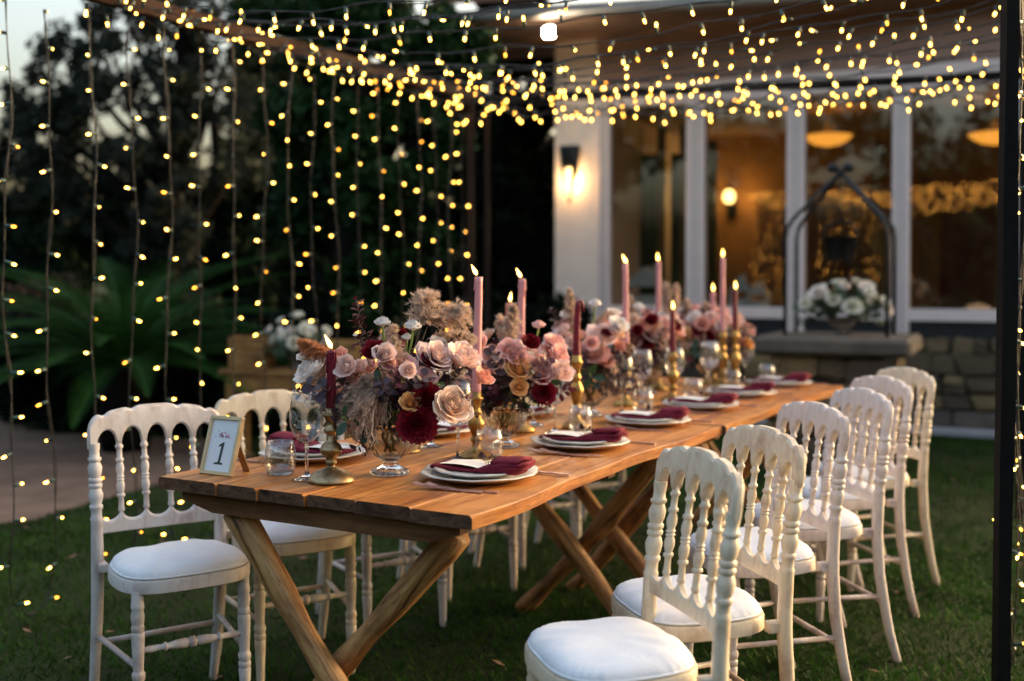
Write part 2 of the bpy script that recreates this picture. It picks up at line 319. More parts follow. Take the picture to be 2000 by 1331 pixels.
# ------------------------------------------------------------------ mesh helpers
class MB:
    def __init__(s): s.v = []; s.f = []; s.m = []
    def add(s, vs_, fs, mi=0):
        o = len(s.v); s.v += [tuple(p) for p in vs_]; s.f += [tuple(i + o for i in f) for f in fs]; s.m += [mi] * len(fs)
    def lathe(s, prof, seg=16, mi=0, c=(0, 0, 0), cap=True, ribs=0, ribd=0., rib_z=None, squash=1.0):
        vs_, fs = [], []
        for (r, z) in prof:
            for k in range(seg):
                a = 2 * math.pi * k / seg; rr = r
                if ribs and (rib_z is None or rib_z[0] < z < rib_z[1]): rr = r * (1 + ribd * math.cos(ribs * a))
                vs_.append((c[0] + rr * math.cos(a), c[1] + rr * math.sin(a) * squash, c[2] + z))
        for i in range(len(prof) - 1):
            for k in range(seg):
                k2 = (k + 1) % seg
                fs.append((i * seg + k, i * seg + k2, (i + 1) * seg + k2, (i + 1) * seg + k))
        if cap:
            fs.append(tuple(reversed(range(seg)))); n = (len(prof) - 1) * seg; fs.append(tuple(n + k for k in range(seg)))
        s.add(vs_, fs, mi)
    def tube(s, pts, rad, seg=8, mi=0, cap=True):
        pts = [Vector(p) for p in pts]; n = len(pts)
        rad = rad if isinstance(rad, (list, tuple)) else [rad] * n
        vs_, fs = [], []; ref = None
        for i, p in enumerate(pts):
            t = (pts[min(i + 1, n - 1)] - pts[max(i - 1, 0)])
            t = t.normalized() if t.length > 1e-9 else Vector((0, 0, 1))
            if ref is None: ref = Vector((1, 0, 0)) if abs(t.x) < .8 else Vector((0, 1, 0))
            a = (ref - t * ref.dot(t)).normalized(); b_ = t.cross(a); ref = a
            for k in range(seg):
                an = 2 * math.pi * k / seg; vs_.append(p + (a * math.cos(an) + b_ * math.sin(an)) * rad[i])
        for i in range(n - 1):
            for k in range(seg):
                k2 = (k + 1) % seg; fs.append((i * seg + k, i * seg + k2, (i + 1) * seg + k2, (i + 1) * seg + k))
        if cap and seg > 2:
            fs.append(tuple(reversed(range(seg)))); o = (n - 1) * seg; fs.append(tuple(o + k for k in range(seg)))
        s.add(vs_, fs, mi)
    def box(s, lo, hi, ch=0., mi=0, jit=0.):
        """box with chamfered edges"""
        x0, y0, z0 = lo; x1, y1, z1 = hi
        bm = bmesh.new(); bmesh.ops.create_cube(bm, size=1)
        for v_ in bm.verts:
            v_.co = Vector(((x0 + x1) / 2 + v_.co.x * (x1 - x0), (y0 + y1) / 2 + v_.co.y * (y1 - y0), (z0 + z1) / 2 + v_.co.z * (z1 - z0)))
            if jit: v_.co += Vector((U(-jit, jit), U(-jit, jit), U(-jit, jit)))
        if ch: bmesh.ops.bevel(bm, geom=bm.edges[:], offset=ch, segments=1, affect='EDGES')
        bm.verts.index_update()
        s.add([v_.co[:] for v_ in bm.verts], [[v_.index for v_ in f.verts] for f in bm.faces], mi); bm.free()
    def sheet(s, fn, nu, nv, mi=0):
        vs_ = [fn(i / nu, j / nv) for j in range(nv + 1) for i in range(nu + 1)]
        fs = [(j * (nu + 1) + i, j * (nu + 1) + i + 1, (j + 1) * (nu + 1) + i + 1, (j + 1) * (nu + 1) + i) for j in range(nv) for i in range(nu)]
        s.add(vs_, fs, mi)
    def columns(s, xs, prof_fn, mi=0):
        """solid made of one closed cross-section per column x"""
        rings = [prof_fn(x) for x in xs]; n = len(rings[0]); vs_ = [p for r_ in rings for p in r_]; fs = []
        for i in range(len(xs) - 1):
            for k in range(n):
                k2 = (k + 1) % n; fs.append((i * n + k, i * n + k2, (i + 1) * n + k2, (i + 1) * n + k))
        fs.append(tuple(reversed(range(n)))); o = (len(xs) - 1) * n; fs.append(tuple(o + k for k in range(n)))
        s.add(vs_, fs, mi)
    def mesh(s, name, mats, smooth=True, recalc=True, angle=None):
        me = bpy.data.meshes.new(name); me.from_pydata(s.v, [], s.f)
        for x in (mats if isinstance(mats, (list, tuple)) else [mats]): me.materials.append(MATS[x])
        if len(set(s.m)) > 1 or (s.m and s.m[0]): me.polygons.foreach_set('material_index', s.m)
        if recalc:
            bm = bmesh.new(); bm.from_mesh(me); bmesh.ops.recalc_face_normals(bm, faces=bm.faces[:]); bm.to_mesh(me); bm.free()
        if smooth:
            if angle is None: me.polygons.foreach_set('use_smooth', [True] * len(me.polygons))
            else: me.shade_smooth() if hasattr(me, 'shade_smooth') else None; me.set_sharp_from_angle(angle=R(angle))
        me.update(); return me
def ob(name, me, parent=None, loc=(0, 0, 0), rot=None, scale=None):
    o = bpy.data.objects.new(name, me); col.objects.link(o)
    o.location = loc
    if rot is not None:
        if isinstance(rot, Quaternion): o.rotation_mode = 'QUATERNION'; o.rotation_quaternion = rot
        else: o.rotation_euler = rot
    if scale is not None: o.scale = (scale,) * 3 if isinstance(scale, (int, float)) else scale
    if parent is not None: o.parent = parent
    return o
def setmat(o, mat):
    o.material_slots[0].link = 'OBJECT'; o.material_slots[0].material = MATS[mat]
def tag(o, label, cat=None, group=None, kind=None):
    if label: o['label'] = label
    if cat: o['category'] = cat
    if group: o['group'] = group
    if kind: o['kind'] = kind
    return o
def thing(name, label, cat, loc=(0, 0, 0), rz=0, group=None):
    o = ob(name, None, None, loc, (0, 0, rz)); o.empty_display_size = .05
    return tag(o, label, cat, group)
def copy_tree(o, parent=None):
    c = o.copy(); col.objects.link(c); c.parent = parent
    for ch in list(o.children): copy_tree(ch, c)
    return c
def npmesh(name, verts, faces, mat, smooth=False):
    """verts (n,3), faces (m,k) numpy -> mesh"""
    me = bpy.data.meshes.new(name); k = faces.shape[1]
    me.vertices.add(len(verts)); me.vertices.foreach_set('co', verts.astype(np.float32).ravel())
    me.loops.add(faces.size); me.loops.foreach_set('vertex_index', faces.astype(np.int32).ravel())
    me.polygons.add(len(faces)); me.polygons.foreach_set('loop_start', np.arange(0, faces.size, k, dtype=np.int32))
    me.polygons.foreach_set('loop_total', np.full(len(faces), k, dtype=np.int32))
    me.materials.append(MATS[mat]); me.update(calc_edges=True)
    return me
def leaf_cloud(centers, radii, n, size, rg, flat=.75, shell=.5):
    """n leaf-shaped quads spread through ellipsoid clumps"""
    idx = rg.integers(0, len(centers), n); c = np.asarray(centers)[idx]; r = np.asarray(radii)[idx]
    if r.ndim == 1: r = r[:, None]
    d = rg.normal(size=(n, 3)); d /= np.linalg.norm(d, axis=1, keepdims=True)
    rad = rg.random((n, 1)) ** shell
    p = c + d * rad * r
    a = rg.normal(size=(n, 3)); a /= np.linalg.norm(a, axis=1, keepdims=True)
    b_ = np.cross(a, rg.normal(size=(n, 3))); b_ /= np.linalg.norm(b_, axis=1, keepdims=True)
    s = size * (.6 + .8 * rg.random((n, 1)))
    v = np.stack([p - a * s, p + b_ * s * .45, p + a * s, p - b_ * s * .45], 1).reshape(-1, 3)
    f = np.arange(4 * n).reshape(-1, 4)
    return v, f
ORD = ['first', 'second', 'third', 'fourth', 'fifth', 'sixth', 'seventh', 'eighth', 'ninth', 'tenth', 'eleventh', 'twelfth', 'thirteenth', 'fourteenth', 'fifteenth', 'sixteenth', 'seventeenth', 'eighteenth']

# ------------------------------------------------------------------ ground
mb = MB(); mb.sheet(lambda a, b: ((a - .5) * 240, b * 240 - 60, 0), 40, 40)
tag(ob('ground', mb.mesh('ground', 'soil_turf')), None, kind='structure')
path_px = [(-420, 1085), (-150, 1060), (0, 1025), (90, 1010), (165, 985), (250, 962), (330, 942), (420, 915), (500, 890), (420, 860), (200, 850), (60, 842), (0, 820), (-30, 780), (-300, 760), (-700, 800), (-700, 1000)]
mb = MB(); pts = []
for i, (x, y) in enumerate(path_px):
    x2, y2 = path_px[(i + 1) % len(path_px)]
    a, b_ = PZ(x, y, .004), PZ(x2, y2, .004)
    for k in range(4):
        p = a.lerp(b_, k / 4); pts.append((p.x + U(-.03, .03), p.y + U(-.05, .05), .004))
mb.add(pts, [tuple(range(len(pts)))])
tag(ob('path', mb.mesh('path', 'dirt', False)), None, kind='structure')
mb = MB(); q = [PZ(-500, 806, .008), PZ(38, 806, .008), PZ(22, 735, .008), PZ(-300, 730, .008)]
mb.add(q, [(0, 1, 2, 3)]); tag(ob('pool', mb.mesh('pool', 'pool_water', False)), None, kind='structure')
mb = MB(); q = [PZ(-520, 820, 0), PZ(48, 820, 0), PZ(30, 728, 0), PZ(-300, 724, 0)]
for i in range(4):
    a, b_ = q[i], q[(i + 1) % 4]; mb.tube([a + Vector((0, 0, .03)), b_ + Vector((0, 0, .03))], .09, 6)
tag(ob('pool_kerb', mb.mesh('pool_kerb', 'step_white')), None, kind='structure')
# lawn blades
n = 230000
yy = 1.9 + (NP.random(n) ** 1.25) * 7.6; xx = (NP.random(n) * 2 - 1) * (yy * .62 + .5)
k = (NP.random(n) < (.55 + .45 * np.sin(xx * 2.1 + 1.3 * np.sin(yy * 1.7)) * np.sin(yy * 1.9 + xx)))
xx, yy = xx[k], yy[k]
onpath = np.zeros(len(xx), bool)
pp = np.array([(p[0], p[1]) for p in pts])
j = len(pp) - 1
for i in range(len(pp)):
    c_ = ((pp[i, 1] > yy) != (pp[j, 1] > yy)) & (xx < (pp[j, 0] - pp[i, 0]) * (yy - pp[i, 1]) / (pp[j, 1] - pp[i, 1] + 1e-9) + pp[i, 0]); onpath ^= c_; j = i
xx, yy = xx[~onpath], yy[~onpath]; n = len(xx)
an = NP.random(n) * 6.283; w = .0022 + .0016 * NP.random(n) + yy * .0003; h = .014 + .018 * NP.random(n); le = NP.normal(size=(n, 2)) * .016
base = np.stack([xx, yy, np.zeros(n)], 1); dx = np.stack([np.cos(an) * w, np.sin(an) * w, np.zeros(n)], 1)
tip = base + np.stack([le[:, 0], le[:, 1], h], 1)
v = np.stack([base - dx, base + dx, tip], 1).reshape(-1, 3)
g = ob('grass', npmesh('grass', v, np.arange(3 * n).reshape(-1, 3), 'grass_blade')); tag(g, 'short green lawn grass under and around the banquet table', 'grass', kind='stuff')

rg_ = np.random.default_rng(5); n = 140
p_ = np.stack([rg_.uniform(-3, 3.5, n), rg_.uniform(2.6, 8, n), rg_.uniform(.03, .045, n)], 1); a_ = rg_.uniform(0, 6.28, n); d_ = np.stack([np.cos(a_), np.sin(a_), rg_.normal(size=n) * .25], 1) * rg_.uniform(.012, .028, (n, 1)); e_ = np.stack([-np.sin(a_), np.cos(a_), rg_.normal(size=n) * .3], 1) * .009
v = np.stack([p_ - d_, p_ + e_, p_ + d_, p_ - e_], 1).reshape(-1, 3)
tag(ob('fallen_leaves', npmesh('fallen_leaves', v, np.arange(4 * n).reshape(-1, 4), 'dead_leaf')), 'scattered brown fallen leaves lying on the lawn', 'leaves', kind='stuff')

# ------------------------------------------------------------------ the house
HA = R(-24.9); HX = Vector((math.cos(HA), math.sin(HA), 0)); HY = Vector((-math.sin(HA), math.cos(HA), 0)); HO = Vector((3.93, 9.0, 0))
def wx(px, d=0.):
    k = (px - 1000) / FPX
    return (k * (HO.y + HY.y * d) - HO.x - HY.x * d) / (HX.x - k * HX.y)
def wz(px, py, d=0.):
    p = HO + HX * wx(px, d) + HY * d; return PY(px, py, p.y).z
house = thing('house', 'white rendered house with lit glazed veranda, deep soffit and stone plinth', 'house', HO, HA)
def hbox(name, lo, hi, mat, parent=None, ch=.004, label=None):
    mb = MB(); mb.box(lo, hi, ch); o = ob(name, mb.mesh(name, mat, False), parent or house)
    if label: o['label'] = label
    return o
SILL, HEAD, XR = 1.03, 2.95, 4.2
xp0, xp1 = wx(1085), wx(1166)
hbox('corner_pillar', (xp0, -.02, 0), (xp1, .40, 3.52), 'plaster')
hbox('side_wall', (xp0 + .01, .40, 0), (xp0 + .31, 3.6, 3.52), 'plaster')
hbox('back_wall', (xp0 + .31, 3.3, 0), (XR, 3.6, 3.02), 'ochre_plaster', label='ochre plaster wall inside the lit room')
hbox('room_ceiling', (xp0 + .31, .12, 2.96), (XR, 3.3, 3.0), 'room_ceiling')
hbox('room_floor', (xp0 + .31, .12, .05), (XR, 3.3, .12), 'room_floor')
hbox('lintel', (xp1, -.03, HEAD), (XR, .11, HEAD + .10), 'frame_white')
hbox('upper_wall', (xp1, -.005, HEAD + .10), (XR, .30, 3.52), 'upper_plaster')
# window posts, rails and panes
posts_px = [(1166, 1192), (1341, 1376), (1536, 1571), (1741, 1776), (1960, 1990), (2180, 2215)]
prev = None
for i, (a, b_) in enumerate(posts_px):
    lo_z = .80 if i in (2, 3) else .62
    p = hbox('window_post', (wx(a), -.03, lo_z), (wx(b_), .09, HEAD), 'frame_white')
    w_ = wx(b_) - wx(a)
    for gx in (.36, .64):
        hbox('groove', (wx(a) + w_ * gx - .006, -.034, lo_z + .02), (wx(a) + w_ * gx + .006, -.029, HEAD - .02), 'gutter_metal', p, 0)
    if prev is not None:
        w0 = ob('window', None, house); x0, x1 = prev, wx(a)
        hbox('bottom_rail', (x0, -.025, SILL - .10), (x1, .07, SILL), 'frame_white', w0)
        hbox('top_rail', (x0, -.02, HEAD - .09), (x1, .06, HEAD), 'frame_white', w0)
        hbox('pane', (x0, .016, SILL), (x1, .022, HEAD - .09), 'window_glass', w0, 0)
        hbox('low_panel', (x0, .018, .80), (x1, .05, SILL - .10), 'iron', w0, 0)
        hbox('inner_sill', (x0, .07, SILL - .06), (x1, .34, SILL - .02), 'frame_white')
        if i == 3:                 # ajar angle added so this casement's pane mirrors the curtain lights
            w0.matrix_local = Matrix.Translation((x0, 0, 0)) @ Matrix.Rotation(R(-5.6), 4, 'Z') @ Matrix.Translation((-x0, 0, 0)); w0['label'] = 'casement set slightly ajar to mirror the curtain lights'
    prev = wx(b_)
# doors, cabinets and timber seen inside
for a, b_, z0, z1, mt, d in ((1478, 1545, .12, 2.25, 'red_wood', 3.2), (1588, 1690, .12, 2.15, 'red_wood', 3.15), (1700, 1722, .12, 2.8, 'room_wood', 3.22),
                             (1795, 1812, .12, 2.8, 'room_wood', 3.22), (1835, 1945, .3, 2.2, 'red_wood', 3.2), (1195, 1225, .12, 2.9, 'iron', 2.6),
                             (1236, 1250, .12, 2.9, 'room_wood', 1.6), (1282, 1297, .12, 2.9, 'room_wood', 1.6), (1326, 1336, .12, 2.9, 'room_wood', 1.6), (1372, 1398, .12, 2.9, 'iron', 3.1)):
    hbox('room_panel', (wx(a, d), d, z0), (wx(b_, d), d + .06, z1), mt)
for a, b_ in ((1236, 1282), (1297, 1326)):
    hbox('inner_door', (wx(a, 1.6) + .06, 1.62, .12), (wx(b_, 1.6), 1.66, 2.6), 'iron')
# stone plinth with single stones
plinth = hbox('stone_plinth', (wx(1166), .02, 0), (XR, .30, .80), 'mortar', None, 0)
STONES = []
for q in range(6):
    bm = bmesh.new(); bmesh.ops.create_cube(bm, size=1)
    bmesh.ops.bevel(bm, geom=bm.edges[:], offset=.14, segments=1, affect='EDGES')
    for v_ in bm.verts: v_.co += Vector((U(-.11, .11), U(-.12, .12), U(-.11, .11)))
    me = bpy.data.meshes.new('stone'); bm.to_mesh(me); bm.free(); me.materials.append(MATS['stone_0']); STONES.append(me)
def stones(parent, x0, x1, z0, z1, y, rows, axis='x', off=0.):
    z = z0; hs = [U(.7, 1.3) for _ in range(rows)]; hs = [h_ * (z1 - z0) / sum(hs) for h_ in hs]
    for rh in hs:
        x = x0 - U(0, .08)
        while x < x1 - .02:
            w_ = min(U(.11, .34), x1 - x)
            if x1 - (x + w_) < .08: w_ = x1 - x
            split = rnd.random() < .3 and rh > .13              # two thin stones in one course
            for zz, hh in (((z + rh / 4, rh / 2), (z + rh * .75, rh / 2)) if split else ((z + rh / 2, rh),)):
                dz = U(-.008, .008); dep = U(.08, .13)
                loc = (x + w_ / 2, y, zz + dz) if axis == 'x' else (y, x + w_ / 2, zz + dz)
                s_ = (w_ * U(.9, .99), dep, hh * U(.86, .98)) if axis == 'x' else (dep, w_ * U(.9, .99), hh * U(.86, .98))
                o = ob('stone', rnd.choice(STONES), parent, Vector(loc), (0, R(U(-4, 4)), 0) if axis == 'x' else (R(U(-4, 4)), 0, 0), s_); setmat(o, 'stone_%d' % rnd.randrange(4))
            x += w_
        z += rh
stones(plinth, wx(1700), wx(2010), .20, .80, .01, 4)
stones(plinth, wx(1400), wx(1700), .20, .80, .01, 3)
for i in range(7):
    x0 = wx(1380) + i * .52
    hbox('plinth_slab', (x0, -.07, .07), (x0 + .505, .0, .19), 'slab_stone', plinth, .008)
hbox('door_step', (wx(1166), -.16, 0), (XR, .015, .062), 'step_white', None, .008)
# soffit, gutter, roof
SZ = 3.53; E0 = PZ(878, 46, SZ); E1 = PZ(1600, 2, SZ); ed = (E1 - E0).normalized(); E2 = E0 + ed * 6.2
def hl(p): d = p - HO; return (d.dot(HX), d.dot(HY), p.z)
q0 = HO + HX * (xp0 - .9) + HY * .6; q1 = HO + HX * XR + HY * .6
mb = MB(); vv = [hl(Vector((p.x, p.y, z))) for z in (SZ - .005, SZ + .10) for p in (E0, E2, q1, q0)]
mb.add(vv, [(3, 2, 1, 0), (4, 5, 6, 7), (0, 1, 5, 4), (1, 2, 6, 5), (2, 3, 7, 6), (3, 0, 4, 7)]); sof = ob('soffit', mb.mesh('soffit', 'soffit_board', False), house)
for k in range(1, 9):      # boards' cover strips under the soffit
    a = Vector((E0.x, E0.y, 0)).lerp(Vector((q0.x, q0.y, 0)), k / 9); b_ = Vector((E2.x, E2.y, 0)).lerp(Vector((q1.x, q1.y, 0)), k / 9)
    mb = MB(); mb.tube([hl(Vector((a.x, a.y, SZ - .008))), hl(Vector((b_.x, b_.y, SZ - .008)))], .012, 4); ob('batten', mb.mesh('batten', 'soffit_board'), sof)
mb = MB(); o_ = Vector((-.06, -.06, 0)); mb.tube([hl(E0 + o_ + Vector((0, 0, .03))), hl(E2 + o_ + Vector((0, 0, .03)))], .055, 8); ob('gutter', mb.mesh('gutter', 'gutter_metal'), house)
mb = MB(); a = E0 + Vector((-.15, -.15, .12)); b_ = E2 + Vector((0, -.15, .12)); mb.add([hl(a), hl(b_), hl(q1 + HY * 3 + Vector((0, 0, 5))), hl(q0 + HY * 3 + Vector((0, 0, 5))), hl(a + Vector((0, 0, .1))), hl(b_ + Vector((0, 0, .1))), hl(q1 + HY * 3 + Vector((0, 0, 5.1))), hl(q0 + HY * 3 + Vector((0, 0, 5.1)))],
              [(3, 2, 1, 0), (4, 5, 6, 7), (0, 1, 5, 4), (1, 2, 6, 5), (2, 3, 7, 6), (3, 0, 4, 7)]); ob('roof', mb.mesh('roof', 'roof_tile', False), house)

# lamps of the house
def lamp_light(parent, loc, power, color, r=.03):
    l = bpy.data.lights.new('lamp_light', 'POINT'); l.energy = power * K; l.color = color; l.shadow_soft_size = r
    o = bpy.data.objects.new('lamp_light', l); col.objects.link(o); o.parent = parent; o.location = loc
def hw(x, y, z): p = HO + HX * x + HY * y; p.z = z; return p
sx, sz = wx(1117, -.02), wz(1117, 335, -.02)
s = thing('wall_sconce', 'dark metal cone sconce glowing on the white pillar outside', 'wall lamp', hw(sx, -.02, sz), HA)
mb = MB(); seg = 28; rows = [(.092, .21), (.094, .20), (.074, .03), (.050, -.10), (.014, -.24), (.004, -.28)]
vs_ = [(r_ * math.cos(2 * math.pi * k / seg), r_ * math.sin(2 * math.pi * k / seg) - .10, z) for r_, z in rows for k in range(seg)]; fs = []
for i in range(len(rows) - 1):
    for k in range(seg):
        a0 = (2 * math.pi * (k + .5) / seg - math.pi / 2) % (2 * math.pi)          # 0 faces the wall
        if i >= 2 and i < 4 and (a0 < 1.15 or a0 > 2 * math.pi - 1.15 or abs(a0 - math.pi) < .38): continue   # open at the back and a slot in front
        fs.append((i * seg + k, i * seg + (k + 1) % seg, (i + 1) * seg + (k + 1) % seg, (i + 1) * seg + k))
mb.add(vs_, fs); mb.tube([(0, 0, .12), (0, -.03, .13)], .012, 6); cone = ob('cone', mb.mesh('cone', 'iron', True, False), s)
md = cone.modifiers.new('thickness', 'SOLIDIFY'); md.thickness = .004; s.scale = (1.1, .62, 1.1)
mb = MB(); mb.lathe([(.004, -.16), (.026, -.13), (.032, -.08), (.024, -.02), (.014, .0), (.014, .02)], 12, c=(0, -.095, 0)); ob('bulb', mb.mesh('bulb', 'sconce_bulb'), s)
lamp_light(s, (0, -.085, -.09), 50, (1, .60, .25), .03)
sx, sz = wx(1428, 3.28), wz(1428, 392, 3.28)
s = thing('room_sconce', 'glowing wall lamp on the ochre wall inside the room', 'wall lamp', hw(sx, 3.28, sz), HA)
mb = MB(); mb.box((-.05, -.015, -.2), (.05, 0, .05), .004); mb.tube([(0, -.01, -.12), (0, -.10, -.14), (0, -.12, -.08)], .012, 6); mb.lathe([(.02, -.08), (.05, -.06), (.045, -.04)], 12, c=(0, -.12, 0)); ob('bracket', mb.mesh('bracket', 'iron'), s)
mb = MB(); mb.lathe([(.03, -.04), (.065, .0), (.07, .05), (.05, .10), (.01, .12)], 14, c=(0, -.12, 0)); ob('globe', mb.mesh('globe', 'sconce_bulb'), s)
mb = MB(); mb.lathe([(.03, .125), (.026, .15), (.006, .175)], 12, c=(0, -.12, 0)); ob('finial', mb.mesh('finial', 'iron'), s)
lamp_light(s, (0, -.20, .03), 17, (1, .6, .18), .06)
for nm, px, py, d in (('left', 1222, 292, 2.2), ('middle', 1615, 272, 1.5), ('right', 1940, 268, 1.5)):
    x = wx(px, d); z = wz(px, py, d)
    s = thing('ceiling_lamp', {'left': 'dim amber ceiling lamp behind the glazed door next to the pillar', 'middle': 'amber dish lamp hanging above the iron well frame, inside', 'right': 'amber dish lamp inside, partly hidden by the black post'}[nm], 'ceiling lamp', hw(x, d, z), HA, 'dish lamps inside the room')
    mb = MB(); mb.lathe([(.02, -.075), (.12, -.055), (.20, -.01), (.235, .03), (.22, .035), (.10, .02)], 20); ob('glass_dish', mb.mesh('glass_dish', 'ceiling_glow'), s)
    mb = MB(); mb.tube([(0, 0, .02), (0, 0, max(.06, 2.955 - z))], .01, 6); mb.lathe([(.05, max(.05, 2.945 - z) - .03), (.05, max(.06, 2.955 - z))], 12); ob('stem', mb.mesh('stem', 'brass_gold'), s)
    lamp_light(s, (0, 0, .10), 2.6 if nm != 'left' else 2, (1, .52, .16), .08)
p = PZ(1073, 62, 3.40); fl = thing('flood_lamp', 'bright square flood lamp fixed under the eaves', 'flood lamp', p, HA); fl.scale = (.68, .68, .68)
mb = MB(); mb.box((-.07, -.03, -.06), (.07, .03, .06), .01); mb.tube([(0, 0, .05), (0, .02, .11)], .02, 6); ob('housing', mb.mesh('housing', 'gutter_metal', False), fl)
mb = MB(); mb.add([(-.06, -.036, .05), (.06, -.036, .05), (.06, -.034, -.064), (-.06, -.034, -.064), (.06, .028, -.066), (-.06, .028, -.066)], [(0, 1, 2, 3), (3, 2, 4, 5)]); ob('lens', mb.mesh('lens', 'led_flood', False), fl)
# house-shaped lanterns on the sill inside
def lantern(px, w_, h_, d, lab):
    s = thing('house_lantern', lab, 'lantern', hw(wx(px, d), d, SILL - .02), HA, 'house-shaped lanterns on the inner sill')
    mb = MB()
    for sx_ in (-1, 1):
        for sy in (-1, 1): mb.box((sx_ * w_ / 2 - .012, sy * .05 - .01, 0), (sx_ * w_ / 2 + .012, sy * .05 + .01, h_ * .55), .002)
    mb.box((-w_ / 2, -.06, 0), (w_ / 2, .06, .02), .003); mb.box((-w_ / 2, -.055, .02), (w_ / 2, -.045, h_ * .3)); ob('wall', mb.mesh('wall', 'lantern_white', False), s)
    mb = MB(); e = w_ / 2 + .02; mb.add([(-e, -.07, h_ * .52), (e, -.07, h_ * .52), (0, -.07, h_), (-e, .07, h_ * .52), (e, .07, h_ * .52), (0, .07, h_)], [(0, 1, 2), (3, 5, 4), (0, 2, 5, 3), (1, 4, 5, 2), (0, 3, 4, 1)]); mb.box((w_ * .18, -.02, h_ * .78), (w_ * .28, .02, h_ * 1.05)); ob('roof', mb.mesh('roof', 'lantern_white', False), s)
lantern(1262, .38, .38, .2, 'large pale house-shaped lantern with gable behind the left window')
lantern(1447, .15, .30, .2, 'tall pale house lantern, left of the pair behind the candles'); lantern(1482, .16, .24, .2, 'small pale house lantern, right of the pair behind the candles')

# ------------------------------------------------------------------ stone well with iron frame
WC = PY(1640, 650, 7.6); WC.z = 0; WCAP = .90
well = thing('stone_well', 'square stone well with slab cap and black iron hoist frame', 'well', WC, HA)
mb = MB(); mb.box((-.36, -.30, 0), (.36, .30, WCAP - .12), 0); core = ob('masonry', mb.mesh('masonry', 'mortar', False), well)
stones(core, -.40, .40, 0, WCAP - .125, -.30, 4); stones(core, -.34, .34, 0, WCAP - .125, -.36, 4, 'y'); stones(core, -.34, .34, 0, WCAP - .125, .36, 4, 'y')
mb = MB(); mb.box((-.50, -.42, WCAP - .12), (.50, .42, WCAP), .025, 0, .004); ob('cap_slab', mb.mesh('cap_slab', 'slab_stone', False), well)
apz, bz = 1.98, 1.62
mb = MB()
for sx_ in (-1, 1):
    for sy in (-1, 1):
        x, y = sx_ * .33, sy * .20
        mb.tube([(x, y, WCAP - .01), (x, y, bz - .06), (x * .97, y, bz + .01), (x * .86, y * .9, bz + .07), (x * .08, y * .1, apz), (-x * .10, -y * .1, apz + .06)], .014, 7)
mb.lathe([(.03, -.03), (.045, 0), (.03, .03)], 10, c=(-.05, 0, apz + .06)); mb.lathe([(.03, -.03), (.045, 0), (.03, .03)], 10, c=(.05, 0, apz + .06))
ob('hoist_frame', mb.mesh('hoist_frame', 'iron'), well)
bk = thing('well_bucket', 'dark metal bucket hanging in the iron well frame', 'bucket', WC + Vector((0, 0, 1.40)), HA)
mb = MB(); mb.lathe([(.07, 0), (.085, .01), (.115, .17), (.120, .17), (.112, .165), (.08, .02), (.0, .02)], 20, cap=False); ob('pail', mb.mesh('pail', 'iron'), bk)
mb = MB(); mb.tube([(.117 * math.cos(a), 0, .16 + .12 * math.sin(a)) for a in [math.pi * k / 10 for k in range(11)]], .006, 5); mb.tube([(0, 0, .28), (0, 0, apz - 1.40)], .006, 5); ob('handle', mb.mesh('handle', 'iron'), bk)

# ------------------------------------------------------------------ light frame (pergola): beams and posts
BZ = 2.41
LB0 = Vector((-1.815, 4.07, 0)); 
def Lb(s, z=BZ): p = LB0 + TT * s; p.z = z; return p
RB0, RB1 = Vector((1.06, 2.57, BZ)), Vector((2.75, 5.98, BZ))
pg = thing('light_frame', 'tall open frame of dark beams and posts carrying the fairy lights', 'pergola', Lb(3.2, 0))
def wl(p, o): return Vector(p) - Vector(o.location)
def beam(name, a, b_, w_, h_, mat):
    d = Vector(b_) - Vector(a); L_ = d.length; mb = MB(); n_ = 16
    mb.columns([i / n_ * L_ for i in range(n_ + 1)], lambda y: [(-w_ / 2, y, -h_ / 2 + .004 * math.sin(y * 5)), (w_ / 2, y, -h_ / 2 + .004 * math.sin(y * 4)), (w_ / 2 + .003 * math.sin(y * 7), y, h_ / 2), (-w_ / 2, y, h_ / 2)])
    return ob(name, mb.mesh(name, mat, False), pg, wl(a, pg), d.to_track_quat('Y', 'Z'))
beam('beam', Lb(-2.2), Lb(3.25), .05, .062, 'beam_wood')
beam('beam', RB0 - (RB1 - RB0) * .1, RB1, .05, .05, 'black_metal')
beam('beam', Lb(3.2, BZ - .03), RB1 + Vector((.05, 0, -.03)), .04, .04, 'black_metal')
beam('beam', Lb(-2.2), RB0 - (RB1 - RB0) * .1, .05, .05, 'black_metal')
beam('post', Lb(3.2, 0), Lb(3.2), .045, .045, 'grey_metal')
beam('post', Lb(3.30, 0) + Vector((.05, .02, 0)), Lb(3.30, BZ) + Vector((.05, .02, 0)), .035, .035, 'grey_metal')
PR = PY(1962, 700, 3.32); PR.z = 0
beam('post', PR, PR + Vector((0.008, 0, BZ)), .042, .042, 'black_metal')
beam('post', Vector((RB1.x, RB1.y, 0)), RB1, .05, .05, 'black_metal')

